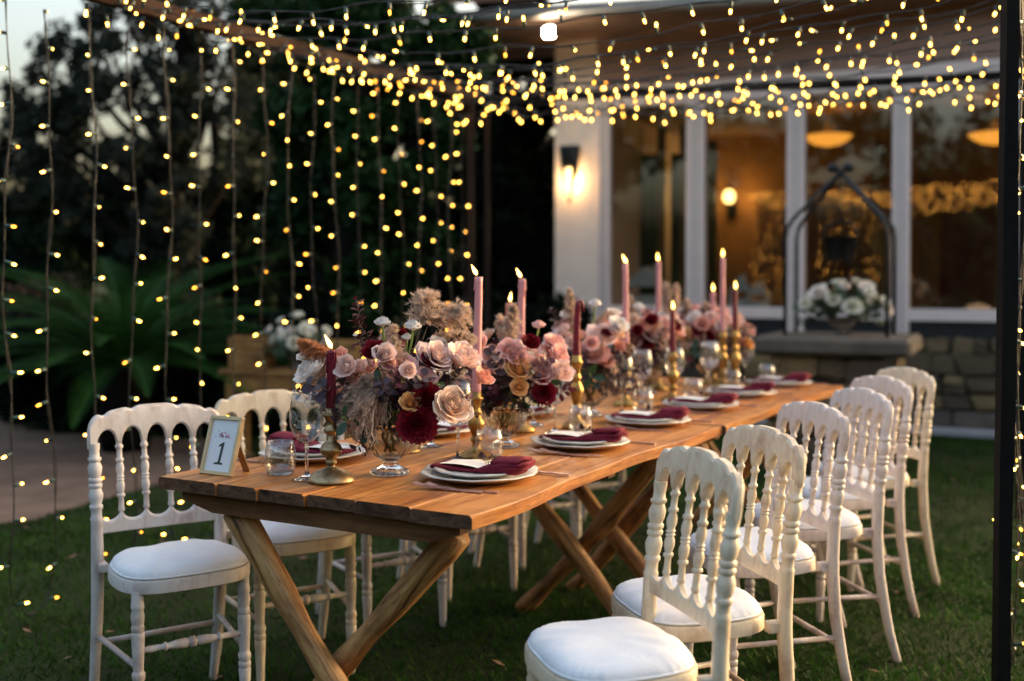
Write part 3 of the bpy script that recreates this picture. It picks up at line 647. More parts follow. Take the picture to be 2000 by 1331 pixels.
# ------------------------------------------------------------------ fairy lights
mb = MB(); mb.lathe([(.0035, 0), (.0062, .004), (.0066, .024), (.0058, .029)], 8); SOCK = mb.mesh('socket', 'socket_green')
mb = MB(); mb.lathe([(.0039, .029), (.0041, .037), (.0035, .042), (.0013, .045)], 8); LED = mb.mesh('bulb', 'led_warm')
def light_string(name, path, label, group, gap, hang, cat='fairy lights'):
    """twisted cord along path (points) with socketed bulbs"""
    P = [Vector(p) for p in path]
    root = thing(name, label, cat, P[0], 0, group); o0 = Vector(P[0])
    # resample
    L_ = [0.]
    for i in range(1, len(P)): L_.append(L_[-1] + (P[i] - P[i - 1]).length)
    def at(s):
        for i in range(1, len(P)):
            if L_[i] >= s: t = (s - L_[i - 1]) / max(1e-6, L_[i] - L_[i - 1]); return P[i - 1].lerp(P[i], t), (P[i] - P[i - 1]).normalized()
        return P[-1].copy(), (P[-1] - P[-2]).normalized()
    n_ = int(L_[-1] / .04) + 1; mb = MB(); ph = U(0, 6)
    for w_ in (0, 1):
        pts_ = []
        for i in range(n_ + 1):
            p, d = at(L_[-1] * i / n_); a_ = d.orthogonal().normalized(); b2 = d.cross(a_); an = ph + i * .55 + w_ * math.pi
            rr = .0026 + .002 * math.sin(i * .31 + ph)
            pts_.append(p - o0 + (a_ * math.cos(an) + b2 * math.sin(an)) * rr)
        mb.tube(pts_, .0021, 4, cap=False)
    ob('cord', mb.mesh('cord', 'cord', True, False), root)
    s_ = U(.02, gap)
    while s_ < L_[-1]:
        p, d = at(s_); v_ = hang(d)
        q_ = v_.normalized().to_track_quat('Z', 'Y')
        so_ = ob('socket', SOCK, root, p - o0, q_); bu = ob('bulb', LED, so_)
        if rnd.random() < .13: setmat(bu, 'led_amber')
        s_ += gap * U(.82, 1.18)
    return root
def hang_side(d):
    a = U(0, 6.283) if rnd.random() < .45 else (0. if rnd.random() < .5 else math.pi) + U(-.4, .4)
    return TT * math.cos(a) + TN * math.sin(a) * .8 + Vector((0, 0, U(-.35, .2)))
def hang_down(d):
    u = rnd.random()
    if u < .72: return Vector((U(-.45, .45), U(-.45, .45), -1))
    if u < .88: return Vector((U(-1, 1), U(-1, 1), U(-.3, .3)))
    return Vector((U(-.4, .4), U(-.4, .4), 1))
def s_at_px(px):
    k_ = (px - 1000) / FPX; return (k_ * LB0.y - LB0.x) / (TT.x - k_ * TT.y)
drops = [15, 97, 183, 260, 330, 391, 457, 516, 568, 613, 656, 701, 743, 783, 818, 850, 880, 904]
bottoms = [.03, .03, .10, .10, .22, .12, .30, .25, .2, .1, .25, .3, .2, .2, .3, .2, .2, .3]
for i in range(0, 18, 2):
    sa, sb = s_at_px(drops[i]), s_at_px(drops[i + 1]); zb = min(bottoms[i], bottoms[i + 1])
    pth = []; ph = U(0, 6)
    def wob(s, z, k): return Lb(s, z) + TT * (.012 * math.sin(z * 5 + k) + .006 * math.sin(z * 13 + k * 2)) + TN * (.012 * math.sin(z * 4 + k * 3))
    nz = 26
    for k in range(nz): pth.append(wob(sa, BZ - .04 - (BZ - .2 - zb) * k / nz, ph))
    sm, hw_ = (sa + sb) / 2, (sb - sa) / 2
    for k in range(9):
        a = math.pi * k / 8; pth.append(Lb(sm - hw_ * math.cos(a), zb + .16 - .15 * math.sin(a)) + TN * U(-.01, .01))
    for k in range(nz): pth.append(wob(sb, zb + .17 + (BZ - .2 - zb) * k / nz, ph + 2))
    light_string('curtain_light_string', pth, '%s drop-light loop of the curtain, counted from the left' % ORD[i // 2].capitalize(), 'drop-light loops hanging as a curtain', .145, hang_side)
NO = 17
for i in range(NO):
    q = i / (NO - 1); q = q ** .92
    a = Lb(.42 + 2.72 * q, BZ - U(.02, .06)); b_ = RB0.lerp(RB1, min(1, .06 + .94 * q)) + Vector((0, 0, -U(.02, .05)))
    sag = U(.10, .20) - .05 * q; n_ = 44; k1, k2 = U(0, 6), U(0, 6)
    pth = []
    for k in range(n_ + 1):
        t = k / n_; p = a.lerp(b_, t); p.z -= sag * 4 * t * (1 - t) + .008 * math.sin(t * 25 + k1) + .006 * math.sin(t * 51 + k2); p += TT * (.03 * math.sin(t * 9 + k2)); pth.append(p)
    light_string('overhead_light_string', pth, '%s swagged light string overhead, counted from the camera' % ORD[i].capitalize(), 'light strings swagged overhead', .15, hang_down)
def garland(name, a, b_, label, gap, amp, dz):
    pth = []; k1 = U(0, 6); n_ = 70
    for k in range(n_ + 1):
        t = k / n_; p = Vector(a).lerp(Vector(b_), t); p += TN * (amp * math.cos(t * 60 + k1)) + Vector((0, 0, dz + amp * math.sin(t * 60 + k1) - .0 * t)); pth.append(p)
    light_string(name, pth, label, None, gap, hang_down)
garland('beam_light_string', Lb(.25), Lb(3.2), 'light string wound along the brown left beam', .075, .045, -.03)
garland('beam_light_string', Lb(3.1, BZ - .06), RB1 + Vector((0, 0, -.06)), 'light string wound along the far cross beam', .085, .05, -.03)
garland('beam_light_string', Lb(2.9, BZ - .07), RB1 + Vector((0, -.3, -.09)), 'loose light string hanging just below the far cross beam', .11, .06, -.06)
for i, (px, Y) in enumerate(((1982, 3.42), (1996, 3.62), (1974, 3.50))):
    p = PY(px, 700, Y); pth = [Vector((p.x + .02 * math.sin(z * 4 + i), p.y + .02 * math.cos(z * 3 + i), z)) for z in [2.38 - 2.3 * k / 40 for k in range(41)]]
    light_string('post_light_string', pth, '%s light string hanging behind the black post' % ('Leftmost', 'Rightmost', 'Middle')[(1, 1, 0)[i] if i != 2 else 0] if False else ['Middle light string hanging behind the black post', 'Rightmost light string hanging behind the black post', 'Leftmost light string hanging behind the black post'][i], 'light strings behind the black post', .10, hang_side)

# ------------------------------------------------------------------ tables
def plank(u0, u1, v0, v1, thick, seed, live=False):
    rg = random.Random(seed); n_ = 30; p1, p2 = rg.uniform(0, 6), rg.uniform(0, 6); mb = MB(); c_ = .0028
    def prof(v):
        k1 = .003 * math.sin(v * 7 + p1) + .0015 * math.sin(v * 19 + p2); k2 = .003 * math.sin(v * 6 + p2); dz = .0015 * math.sin(v * 5 + p1)
        if live: k2 += .012 * math.sin(v * 4.1 + p1) + .005 * math.sin(v * 11 + p2)
        a, b_ = u0 + .002 + k1 * .3, u1 - .002 + (k2 if live else k2 * .3)
        e = min(v - v0, v1 - v); cc = c_ + (.004 * max(0, 1 - e / .02))
        z1, z0 = dz - cc * .0, -thick
        return [(a, v, z0), (b_, v, z0), (b_, v, z1 - cc), (b_ - cc, v, z1), (a + cc, v, z1), (a, v, z1 - cc)]
    vs_ = [v0, v0 + .006, v0 + .02] + [v0 + .02 + (v1 - v0 - .04) * i / n_ for i in range(1, n_)] + [v1 - .02, v1 - .006, v1]
    mb.columns(vs_, prof); k = len(mb.m); mb.m[-1] = 1; mb.m[-2] = 1
    return mb
def xtrestle(root, v, uc):
    for s_, dv in ((1, -.036), (-1, .036)):
        top = Vector((uc - s_ * .335, v + dv, TZ - .094)); cr = Vector((uc, v + dv, .27)); d = (cr - top); bot = cr + d * (.27 / (TZ - .100 - .27)) * 1.0
        bot.z = .0; n_ = 16; mb = MB(); pts_, rad = [], []; k1 = U(0, 6)
        for i in range(n_ + 1):
            t = i / n_; p = top.lerp(bot, t) + Vector((.008 * math.sin(t * 6 + k1), .008 * math.cos(t * 5 + k1), 0)); pts_.append(p); rad.append(.036 + .004 * math.sin(t * 9 + k1) + .002 * math.sin(t * 23 + k1) - .004 * t)
        ax = (bot - top).normalized().to_track_quat('Z', 'Y'); inv = ax.inverted()   # own axis, so the grain runs along the pole
        mb.tube([inv @ (p - top) for p in pts_], rad, 14)
        o = ob('leg', mb.mesh('leg', 'pole_wood'), root, top, ax)
def table(label, A, rz, L_, widths, seed):
    root = thing('trestle_table', label, 'table', A, rz, 'trestle tables set end to end')
    u = 0
    for i, w_ in enumerate(widths):
        o = ob('plank', plank(u, u + w_, U(-.008, .008) - (.012 if i == len(widths) - 1 else 0), L_ + U(-.012, .004), .032, seed + i, i == len(widths) - 1).mesh('plank', ['table_wood', 'table_end'], False), root, (0, 0, TZ)); u += w_
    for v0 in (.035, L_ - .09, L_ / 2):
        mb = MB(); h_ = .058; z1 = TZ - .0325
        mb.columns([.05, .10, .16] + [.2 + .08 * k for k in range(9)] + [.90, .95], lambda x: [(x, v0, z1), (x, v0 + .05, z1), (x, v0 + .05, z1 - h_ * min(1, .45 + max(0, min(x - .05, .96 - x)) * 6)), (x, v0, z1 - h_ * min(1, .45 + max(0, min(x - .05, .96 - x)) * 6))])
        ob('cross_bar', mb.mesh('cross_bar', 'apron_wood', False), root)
    xtrestle(root, .13, .515); xtrestle(root, L_ - .20, .51)
    return root
table('long orange-brown plank table nearest the camera, on crossed pole legs', TA, -TH, 1.77, [.215, .14, .155, .16, .17, .17], 3)
A2 = T(0.02, 1.785, 0); table('far plank table continuing the row toward the stone well', A2, -TH - R(1.0), 1.76, [.18, .16, .17, .16, .17, .16], 40)

# ------------------------------------------------------------------ chairs
POST = [(0, .0135), (.1, .0155), (.3, .018), (.42, .019), (.572, .0175), (.578, .019), (.584, .016), (.604, .0155), (.609, .0195), (.617, .02), (.621, .0155), (.635, .0195), (.65, .0215), (.662, .018), (.668, .0152), (.672, .0195), (.68, .020), (.684, .0155), (.688, .0195), (.696, .020), (.70, .0152), (.712, .0195), (.728, .0215), (.742, .0165), (.746, .015), (.75, .0195), (.757, .020), (.76, .0152), (.775, .0148), (.79, .0168), (.80, .0168)]
SPIN = [(.592, .0085), (.598, .0105), (.603, .0085), (.632, .0078), (.636, .0125), (.642, .0125), (.645, .0085), (.66, .0125), (.672, .0128), (.683, .0088), (.686, .0125), (.691, .0085), (.695, .0125), (.70, .0088), (.712, .0125), (.724, .0128), (.738, .0085), (.742, .0125), (.748, .0125), (.751, .0082), (.777, .0082), (.781, .012), (.787, .012), (.79, .009), (.812, .0085)]
FLEG = [(0, .0115), (.02, .0125), (.13, .0165), (.155, .0178), (.158, .0148), (.165, .0182), (.175, .0182), (.178, .0145), (.185, .017), (.19, .0188), (.20, .0188), (.204, .015), (.21, .0145), (.25, .0165), (.30, .0188), (.31, .0188), (.315, .015), (.32, .0178), (.33, .0182), (.335, .015), (.34, .017), (.36, .0192), (.375, .0155), (.38, .0182), (.39, .0188), (.40, .0165), (.43, .017)]
def yb(z):      # lean of the rear posts
    tb = [(0, -.262), (.12, -.226), (.3, -.193), (.44, -.183), (.58, -.190), (.70, -.203), (.92, -.232)]
    for i in range(1, len(tb)):
        if z <= tb[i][0]: a, b_ = tb[i - 1], tb[i]; return a[1] + (b_[1] - a[1]) * (z - a[0]) / (b_[0] - a[0])
    return tb[-1][1]
SUP = [-.188, -.1128, -.0376, .0376, .1128, .188]
def curve(x): return -.014 * (1 - (x / .2) ** 2)
def seat_outline(k_, n_=44, w_=.192, d_=.173):
    o_ = []
    for i in range(n_):
        a = 2 * math.pi * i / n_; c_, s_ = math.cos(a), math.sin(a); e = 2 / 3.3
        x = math.copysign(abs(c_) ** e, c_) * w_ * k_; y = math.copysign(abs(s_) ** e, s_) * d_ * k_
        x *= 1 - .07 * max(0, -y / d_) ; o_.append((x, y - .008))
    return o_
def build_chair():
    parts = {}
    mb = MB(); n_ = 44
    rings = [(.95, .418), (1, .423), (1, .452), (.985, .458), (.90, .459)]
    vs_ = [(x, y, z) for k_, z in rings for x, y in seat_outline(k_)]; fs = [(i * n_ + k, i * n_ + (k + 1) % n_, (i + 1) * n_ + (k + 1) % n_, (i + 1) * n_ + k) for i in range(4) for k in range(n_)]
    fs.append(tuple(reversed(range(n_)))); fs.append(tuple(4 * n_ + k for k in range(n_))); mb.add(vs_, fs)
    for s_ in (-1, 1): mb.box((s_ * .178 - .014, -.20, .424), (s_ * .178 + .014, -.14, .452), .003)
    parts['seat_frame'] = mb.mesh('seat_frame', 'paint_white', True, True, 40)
    mb = MB(); rings = [(.93, .4585), (.945, .4605), (.950, .465), (.937, .473), (.89, .482), (.79, .4905), (.61, .497), (.38, .5005), (.18, .502)]
    vs_ = [(x * (1 + (.006 * math.sin(58 * math.atan2(y, x)) + .004 * math.sin(37 * math.atan2(y, x)) if .46 < z < .485 else 0)), y * (1 + (.006 * math.sin(58 * math.atan2(y, x)) if .46 < z < .485 else 0)), z + (.0022 * math.sin(x * 31 + y * 22) + .0012 * math.sin(x * 70 - y * 55) if z > .47 else 0)) for k_, z in rings for x, y in seat_outline(k_, 132)]
    n_ = 132; m_ = len(rings); fs = [(i * n_ + k, i * n_ + (k + 1) % n_, (i + 1) * n_ + (k + 1) % n_, (i + 1) * n_ + k) for i in range(m_ - 1) for k in range(n_)]
    fs.append(tuple((m_ - 1) * n_ + k for k in range(n_))); fs.append(tuple(reversed(range(n_)))); mb.add(vs_, fs); parts['cushion'] = mb.mesh('cushion', 'cushion_cloth')
    mb = MB(); ol = seat_outline(.952, 60); mb.tube([(x, y, .4635) for x, y in ol + ol[:1]], .0032, 6, cap=False); parts['piping'] = mb.mesh('piping', 'cushion_cloth')
    # crest rail
    xs = sorted(set([round(-.206 + .412 * i / 120, 4) for i in range(121)]))
    def crest(x):
        ax = abs(x); top = .906 - .030 * (ax / .2) ** 2 - .007 * math.exp(-((ax - .07) / .012) ** 2) - .008 * math.exp(-((ax - .155) / .012) ** 2)
        if ax > .172: top -= .055 * (1 - math.sqrt(max(0, 1 - ((ax - .172) / .0345) ** 2)))
        bot = .797 - .012 * (ax / .19) ** 2
        for i in range(5):
            xc = (SUP[i] + SUP[i + 1]) / 2; d = abs(x - xc)
            if d < .0305: bot += .047 * math.sqrt(1 - (d / .0305) ** 2)
        h_ = .0125; pts_ = []
        for (yy_, t) in ((-h_, .1), (-h_, .5), (-h_, .88), (-h_ * .6, 1), (h_ * .6, 1), (h_, .88), (h_, .5), (h_, .1), (h_ * .6, 0), (-h_ * .6, 0)):
            z = bot + (top - bot) * t; pts_.append((x, yb(z) + curve(x) * .6 + yy_ * (1 if ax < .2 else .5), z))
        return pts_
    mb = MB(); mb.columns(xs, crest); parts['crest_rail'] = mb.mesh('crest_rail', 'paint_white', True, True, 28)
    def rail(x):
        d = min(abs(x - s_) for s_ in SUP[1:-1] + [-.182, .182]); q_ = min(1, d / .0376)
        top = .602 - .034 * math.sqrt(max(0, 1 - (1 - q_) ** 2)); bot = .532; h_ = .011; pts_ = []
        for (yy_, t) in ((-h_, .1), (-h_, .85), (-h_ * .6, 1), (h_ * .6, 1), (h_, .85), (h_, .1), (h_ * .6, 0), (-h_ * .6, 0)):
            z = bot + (top - bot) * t; pts_.append((x, yb(z) + curve(x) * .6 + yy_, z))
        return pts_
    mb = MB(); mb.columns([-.178 + .356 * i / 80 for i in range(81)], rail); parts['lower_rail'] = mb.mesh('lower_rail', 'paint_white', True, True, 28)
    def post(prof, x, yfn, seg=12):
        mb = MB(); vs_ = []; z0 = 0
        pr = []
        for i in range(len(prof) - 1):
            (za, ra), (zb, rb) = prof[i], prof[i + 1]; m_ = max(1, int((zb - za) / .05))
            pr += [(za + (zb - za) * k / m_, ra + (rb - ra) * k / m_) for k in range(m_)]
        pr.append(prof[-1])
        vs_ = [(x + r_ * math.cos(2 * math.pi * k / seg), yfn(z) + r_ * math.sin(2 * math.pi * k / seg), z) for z, r_ in pr for k in range(seg)]
        fs = [(i * seg + k, i * seg + (k + 1) % seg, (i + 1) * seg + (k + 1) % seg, (i + 1) * seg + k) for i in range(len(pr) - 1) for k in range(seg)]
        fs += [tuple(reversed(range(seg))), tuple((len(pr) - 1) * seg + k for k in range(seg))]; mb.add(vs_, fs); return mb
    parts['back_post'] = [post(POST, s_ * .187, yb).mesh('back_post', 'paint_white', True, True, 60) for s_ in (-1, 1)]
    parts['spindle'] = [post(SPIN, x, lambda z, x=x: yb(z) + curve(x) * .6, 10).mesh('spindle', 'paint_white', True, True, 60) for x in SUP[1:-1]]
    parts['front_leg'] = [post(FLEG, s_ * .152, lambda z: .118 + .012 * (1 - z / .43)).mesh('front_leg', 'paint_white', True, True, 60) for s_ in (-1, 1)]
    mb = MB(); pr = [(-.15, .008), (-.12, .010), (-.09, .008), (-.086, .013), (-.08, .013), (-.077, .0085), (-.05, .013), (-.02, .0145), (-.012, .010), (-.008, .0155), (.008, .0155), (.012, .010), (.02, .0145), (.05, .013), (.077, .0085), (.08, .013), (.086, .013), (.09, .008), (.12, .010), (.15, .008)]
    mb.tube([(x * .93, .124, .262) for x, r_ in pr], [r_ for x, r_ in pr], 10)
    st = [mb.mesh('stretcher', 'paint_white', True, True, 60)]
    for s_ in (-1, 1):
        mb = MB(); mb.tube([(s_ * .187, yb(.225), .225), (s_ * .152, .124, .215)], .0085, 8); st.append(mb.mesh('stretcher', 'paint_white'))
    mb = MB(); mb.tube([(-.187, yb(.20), .20), (.187, yb(.20), .20)], .009, 8); st.append(mb.mesh('stretcher', 'paint_white'))
    parts['stretcher'] = st
    return parts
CH = build_chair()
def chair(label, back_xy, face, pm, group):
    f = Vector((face[0], face[1], 0)).normalized(); rz = math.atan2(f.y, f.x) - math.pi / 2
    loc = Vector((back_xy[0], back_xy[1], 0)) + f * .232
    root = thing('banquet_chair', label, 'chair', loc, rz, group)
    for nm, ms in CH.items():
        for me in (ms if isinstance(ms, list) else [ms]):
            o = ob(nm, me, root if nm != 'piping' else cu)
            if nm == 'cushion': cu = o
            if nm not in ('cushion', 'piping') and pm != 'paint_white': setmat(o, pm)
    return root
rc = [(1370, 887), (1495, 842), (1592, 793), (1686, 765), (1724, 740), (1770, 723)]
rl = ['cream turned-back chair nearest the camera on the right, whole white cushion showing', 'cream chair directly behind the nearest right-hand chair', 'pinkish white chair, third from the camera along the right side', 'worn white chair, fourth from the camera along the right side', 'white chair, second from the far end of the right row', 'cream chair at the far end of the right row']
for i, (x, y) in enumerate(rc):
    p = PZ(x, y, .895); a = R(U(-3, 3)); f = Vector((-.972, -.235, 0)) if i else Vector((-.958, -.285, 0)); f.rotate(Matrix.Rotation(a if i else 0, 3, 'Z'))
    chair(rl[i], (p.x, p.y), f, ['paint_cream', 'paint_cream', 'paint_pink_white', 'paint_white', 'paint_pink_white', 'paint_cream'][i], 'chairs along the right side of the table')
ll = ['white chair at the near left table corner, behind the number frame', 'cream chair behind the wine glass, second along the left side', 'white chair under the table behind the front flower bowl', 'white chair on the left, fourth from the near end, legs showing under the table', 'white chair on the left, fifth from the near end, legs showing under the table', 'white chair at the far end of the left side']
p0 = Vector((-1.105, 3.44, 0)); p1 = Vector((-.835, 3.86, 0))
for i in range(6):
    p = [p0, p1][i] if i < 2 else p1 + TT * .55 * (i - 1) + TN * U(-.02, .02)
    f = Vector((.53, -.848, 0)); f.rotate(Matrix.Rotation(R(U(-3, 3)), 3, 'Z'))
    chair(ll[i], (p.x, p.y), f, ['paint_white', 'paint_cream', 'paint_white', 'paint_pink_white', 'paint_white', 'paint_white'][i], 'chairs along the left side of the table')

# ------------------------------------------------------------------ place settings
def plate_mesh(name, r0, h_, lobes, amp):
    mb = MB(); seg = 72; prof = [(0, .004), (.55, .004), (.60, .002), (.63, .0), (.66, .003), (.80, h_ * .55), (1, h_), (1.003, h_ + .002), (.99, h_ + .004), (.80, h_ * .55 + .006), (.66, .010), (.0, .010)]
    vs_, fs = [], []
    for (r_, z) in prof:
        for k in range(seg):
            a = 2 * math.pi * k / seg; rr = r0 * r_ * (1 + (amp * math.cos(lobes * a) + amp * .5 * math.cos(lobes * 2 * a)) * max(0, (r_ - .7) / .3)); vs_.append((rr * math.cos(a), rr * math.sin(a), z + (amp * .06 * math.cos(lobes * a) * max(0, (r_ - .8) / .2))))
    for i in range(len(prof) - 1):
        for k in range(seg): fs.append((i * seg + k, i * seg + (k + 1) % seg, (i + 1) * seg + (k + 1) % seg, (i + 1) * seg + k))
    mb.add(vs_, fs); return mb.mesh(name, 'porcelain')
CHG = plate_mesh('charger_plate', .160, .020, 8, .022); PLT = plate_mesh('dinner_plate', .122, .016, 8, .018)
def napkin_mesh(seed):
    rg = random.Random(seed); p1 = rg.uniform(0, 6); mb = MB()
    def prof(x):
        t = (x + .125) / .255; h_ = .011 + .003 * math.sin(x * 30 + p1) + (.030 * max(0, (t - .52) / .48) ** .8 if t > .52 else 0)
        w_ = .052 + .004 * math.sin(x * 22 + p1) - .010 * max(0, (t - .75) / .25)
        if t > .96: h_ *= .86; w_ *= .93
        pts_ = []; n_ = 20
        for k in range(n_):
            a = 2 * math.pi * k / n_; c_, s_ = math.cos(a), math.sin(a); e = .55
            yy_ = math.copysign(abs(c_) ** e, c_) * w_; zz = (math.copysign(abs(s_) ** e, s_) * .5 + .5) * h_
            g_ = .0035 * math.sin(5 * a + p1) * max(0, (t - .5) / .5) * (1 if s_ > -.5 else 0)
            pts_.append((x, yy_ + g_, max(0, zz + g_)))
        return pts_
    mb.columns([-.125 + .255 * i / 40 for i in range(41)], prof)
    # folded layers standing out at the rolled end
    for j, (dz, dx) in enumerate(((.008, .006), (.019, .012), (.030, .004))):
        mb.columns([.055 + .084 * i / 10 for i in range(11)], lambda x: [(x + dx, y_ * (1 - .1 * j), dz + .0045 * math.sin(y_ * 60 + j + p1) + zz + .006 * ((x - .05) / .08)) for y_, zz in ((-.049, 0), (-.052, .004), (-.048, .008), (0, .0095), (.046, .008), (.05, .004), (.047, 0), (0, -.001))])
    return mb.mesh('napkin', 'napkin_cloth')
NAPS = [napkin_mesh(i) for i in range(3)]
mb = MB(); mb.sheet(lambda a, b: ((a - .5) * .125, (b - .5) * .078, .004 * math.cos((a - .5) * 3) + .0006 * math.sin(b * 9)), 8, 4); CARD = mb.mesh('menu_card', 'menu_paper')
def sprig_mesh(seed, nl, ls, mats, bend=.25, pair=True, round_=1.0, name='sprig'):
    """stem along +Z, length 1, round leaves in pairs"""
    rg = random.Random(seed); mb = MB(); pts_ = [(bend * (i / 8) ** 2 * .6, .05 * math.sin(i * .7), i / 8) for i in range(9)]
    mb.tube(pts_, [.012 * (1 - .6 * i / 8) for i in range(9)], 5, 0)
    for i in range(nl):
        t = .22 + .78 * (i + .5) / nl; k = min(7, int(t * 8)); p = Vector(pts_[k]).lerp(Vector(pts_[k + 1]), t * 8 - k)
        a = i * 2.4 + rg.uniform(-.4, .4); d = Vector((math.cos(a), math.sin(a), rg.uniform(-.1, .8))).normalized(); s_ = ls * rg.uniform(.7, 1.2) * (1.1 - .4 * t)
        sd_ = d.cross(Vector((rg.uniform(-.5, .5), rg.uniform(-.5, .5), 1))).normalized(); up = sd_.cross(d)
        c0 = p + d * s_ * .35; L_ = s_ * 2; W_ = s_ * .85 * round_; cup = rg.uniform(-.1, .35) * s_
        vv = [c0]; ring = [(.08, .35), (.3, .85), (.6, 1), (.85, .7), (1, 0), (.85, -.7), (.6, -1), (.3, -.85), (.08, -.35)]
        vv += [c0 + d * L_ * a_ + sd_ * W_ * b_ + up * (abs(b_) * cup) for a_, b_ in ring]; mid = c0 + d * L_ * .5
        vv.append(mid); n_ = len(ring)
        mb.add(vv, [(0, 1, 10), (0, 10, 9)] + [(10, k2, k2 + 1) for k2 in range(1, n_)], 1)
        mb.tube([p, c0], .006, 3, 0, False)
    return mb.mesh(name, mats, True, False)
SPR_D = [sprig_mesh(i, 24, .088, ['stem_brown', 'leaf_dark']) for i in range(3)]
SPR_W = [sprig_mesh(10 + i, 26, .085, ['stem_brown', 'leaf_wine'], .35) for i in range(2)]
SPR_G = [sprig_mesh(20 + i, 9, .14, ['stem_green', 'leaf_green'], .2, True, .75) for i in range(2)]
SPR_E = [sprig_mesh(30 + i, 18, .10, ['stem_green', 'leaf_grey'], .3) for i in range(2)]
BERRY = sprig_mesh(50, 9, .12, ['stem_brown', 'leaf_dark'], .3, True, 1.0, 'leaf_sprig')
def fork_mesh():
    mb = MB()
    mb.columns([0, .004, .03, .07, .105], lambda x: [(x, s_ * (.0062 - .03 * min(x, .1) + .0002), z) for s_, z in ((-1, .002), (1, .002), (1, .0045), (-1, .0045))])
    mb.columns([.105, .125, .135, .145, .152], lambda x: [(x, s_ * (.003 + (.0105 * min(1, max(0, (x - .12) / .03)))), .002 + .004 * math.sin(max(0, (x - .11)) * 40) + z) for s_, z in ((-1, 0), (1, 0), (1, .0022), (-1, .0022))])
    for k in range(4):
        y_ = -.0112 + .0075 * k; mb.columns([.152, .165, .18, .196], lambda x: [(x, y_ + s_ * .0019, .006 + .008 * ((x - .152) / .044) ** 2 + z) for s_, z in ((-1, 0), (1, 0), (1, .002), (-1, .002))])
    return mb.mesh('fork', 'copper_steel', True, True, 40)
def knife_mesh():
    mb = MB(); mb.columns([0, .004, .05, .10, .115], lambda x: [(x, s_ * (.0075 - .02 * x), z) for s_, z in ((-1, .001), (1, .001), (1, .0055), (-1, .0055))])
    mb.columns([.115, .13, .16, .20, .215, .222], lambda x: [(x, y_, z) for y_, z in ((-.005, .002), (.004 + .008 * math.sin(min(1, (x - .11) / .1) * 2.6), .0025), (.004 + .008 * math.sin(min(1, (x - .11) / .1) * 2.6), .0032), (-.005, .004))]); return mb.mesh('knife', 'copper_steel', True, True, 40)
FORK, KNIFE = fork_mesh(), knife_mesh()
def glass_profile(pr, th=.0012):
    out = list(pr); inner = [(max(.0005, r_ - th), z + (th * .5)) for r_, z in reversed(pr)]; return out + inner
WB = [(.004, .098), (.010, .100), (.024, .108), (.037, .124), (.0445, .145), (.0465, .163), (.0455, .185), (.042, .210), (.038, .232)]
mb = MB(); mb.lathe(glass_profile(WB), 40, cap=False); WBOWL = mb.mesh('bowl', 'clear_glass')
mb = MB(); mb.lathe([(.038, 0), (.0385, .0015), (.030, .004), (.012, .009), (.006, .016), (.0045, .03), (.0042, .07), (.0055, .09), (.008, .0995), (.0, .0995)], 32); WFOOT = mb.mesh('stem_foot', 'solid_glass')
TBP = [(.0005, .003), (.030, .003), (.036, .006), (.042, .02), (.0435, .035), (.042, .06), (.0375, .092)]
mb = MB(); mb.lathe(glass_profile(TBP), 40, cap=False); TBODY = mb.mesh('body', 'clear_glass')
mb = MB(); mb.lathe([(.0, .0), (.031, .0), (.036, .003), (.038, .008), (.034, .011), (.0, .009)], 32, cap=False); TBASE = mb.mesh('base', 'solid_glass')
def wine_glass(p, label):
    g = thing('wine_glass', label, 'wine glass', p, U(0, 6), 'etched wine glasses'); ob('bowl', WBOWL, g); ob('stem_foot', WFOOT, g)
def tumbler(p, label):
    g = thing('tumbler', label, 'tumbler', p, U(0, 6), 'etched tumblers'); ob('body', TBODY, g); ob('base', TBASE, g)
zt = TZ + .001
def setting(u, v, side, who, seed, glasses=((-.21, .227), (-.138, .289)), card=True):
    rz = -TH if side > 0 else -TH + math.pi
    def L(x, y, z): return T(u + side * x, v + side * y, z)
    gp = ' setting'
    tag(ob('charger_plate', CHG, None, L(0, 0, zt), (0, 0, rz + U(0, 1))), 'scalloped ivory charger plate of the ' + who + gp, 'plate', 'charger plates')
    tag(ob('dinner_plate', PLT, None, L(0, 0, zt + .0115), (0, 0, rz + U(0, 1))), 'ivory dinner plate on the charger of the ' + who + gp, 'plate', 'dinner plates')
    tw = U(-.13, .13)
    tag(ob('napkin', NAPS[seed % 3], None, L(.0, 0, zt + .0225), (0, 0, rz + tw)), 'folded burgundy napkin on the plate of the ' + who + gp, 'napkin', 'burgundy napkins')
    tag(ob('menu_card', CARD, None, L(-.045, .004, zt + .036), (0, R(1), rz + tw + U(-.04, .04))), 'white printed menu card on the napkin of the ' + who + gp, 'menu card', 'menu cards')
    b_ = ob('leaf_sprig', BERRY, None, L(-.035, .028, zt + .046), Euler_dir(L(.045, .010, 0) - L(-.035, .028, 0)), .085); tag(b_, 'small dark leaf sprig on the menu card of the ' + who + gp, 'sprig', 'dark leaf sprigs')
    for k, (x, y, a) in enumerate(((.115, -.178, R(186)), (.150, -.158, R(190)))):
        tag(ob('fork', FORK, None, L(x, y, zt), (0, 0, rz + a)), ('outer' if k == 0 else 'inner') + ' copper-toned fork of the ' + who + gp, 'fork', 'copper-toned forks')
    tag(ob('knife', KNIFE, None, L(.20, .150, zt), (0, 0, rz + R(181))), 'copper-toned knife beside the plate of the ' + who + gp, 'knife', 'copper-toned knives')
    if glasses:
        wine_glass(L(*glasses[0], zt), 'etched wine glass of the ' + who + gp); tumbler(L(*glasses[1], zt), 'etched stemless tumbler of the ' + who + gp)
def Euler_dir(d):
    return Vector(d).normalized().to_track_quat('Z', 'Y')
rv = [(.785, .40), (.775, 1.05), (.755, 1.67), (.755, 2.25), (.755, 2.80), (.775, 3.36)]
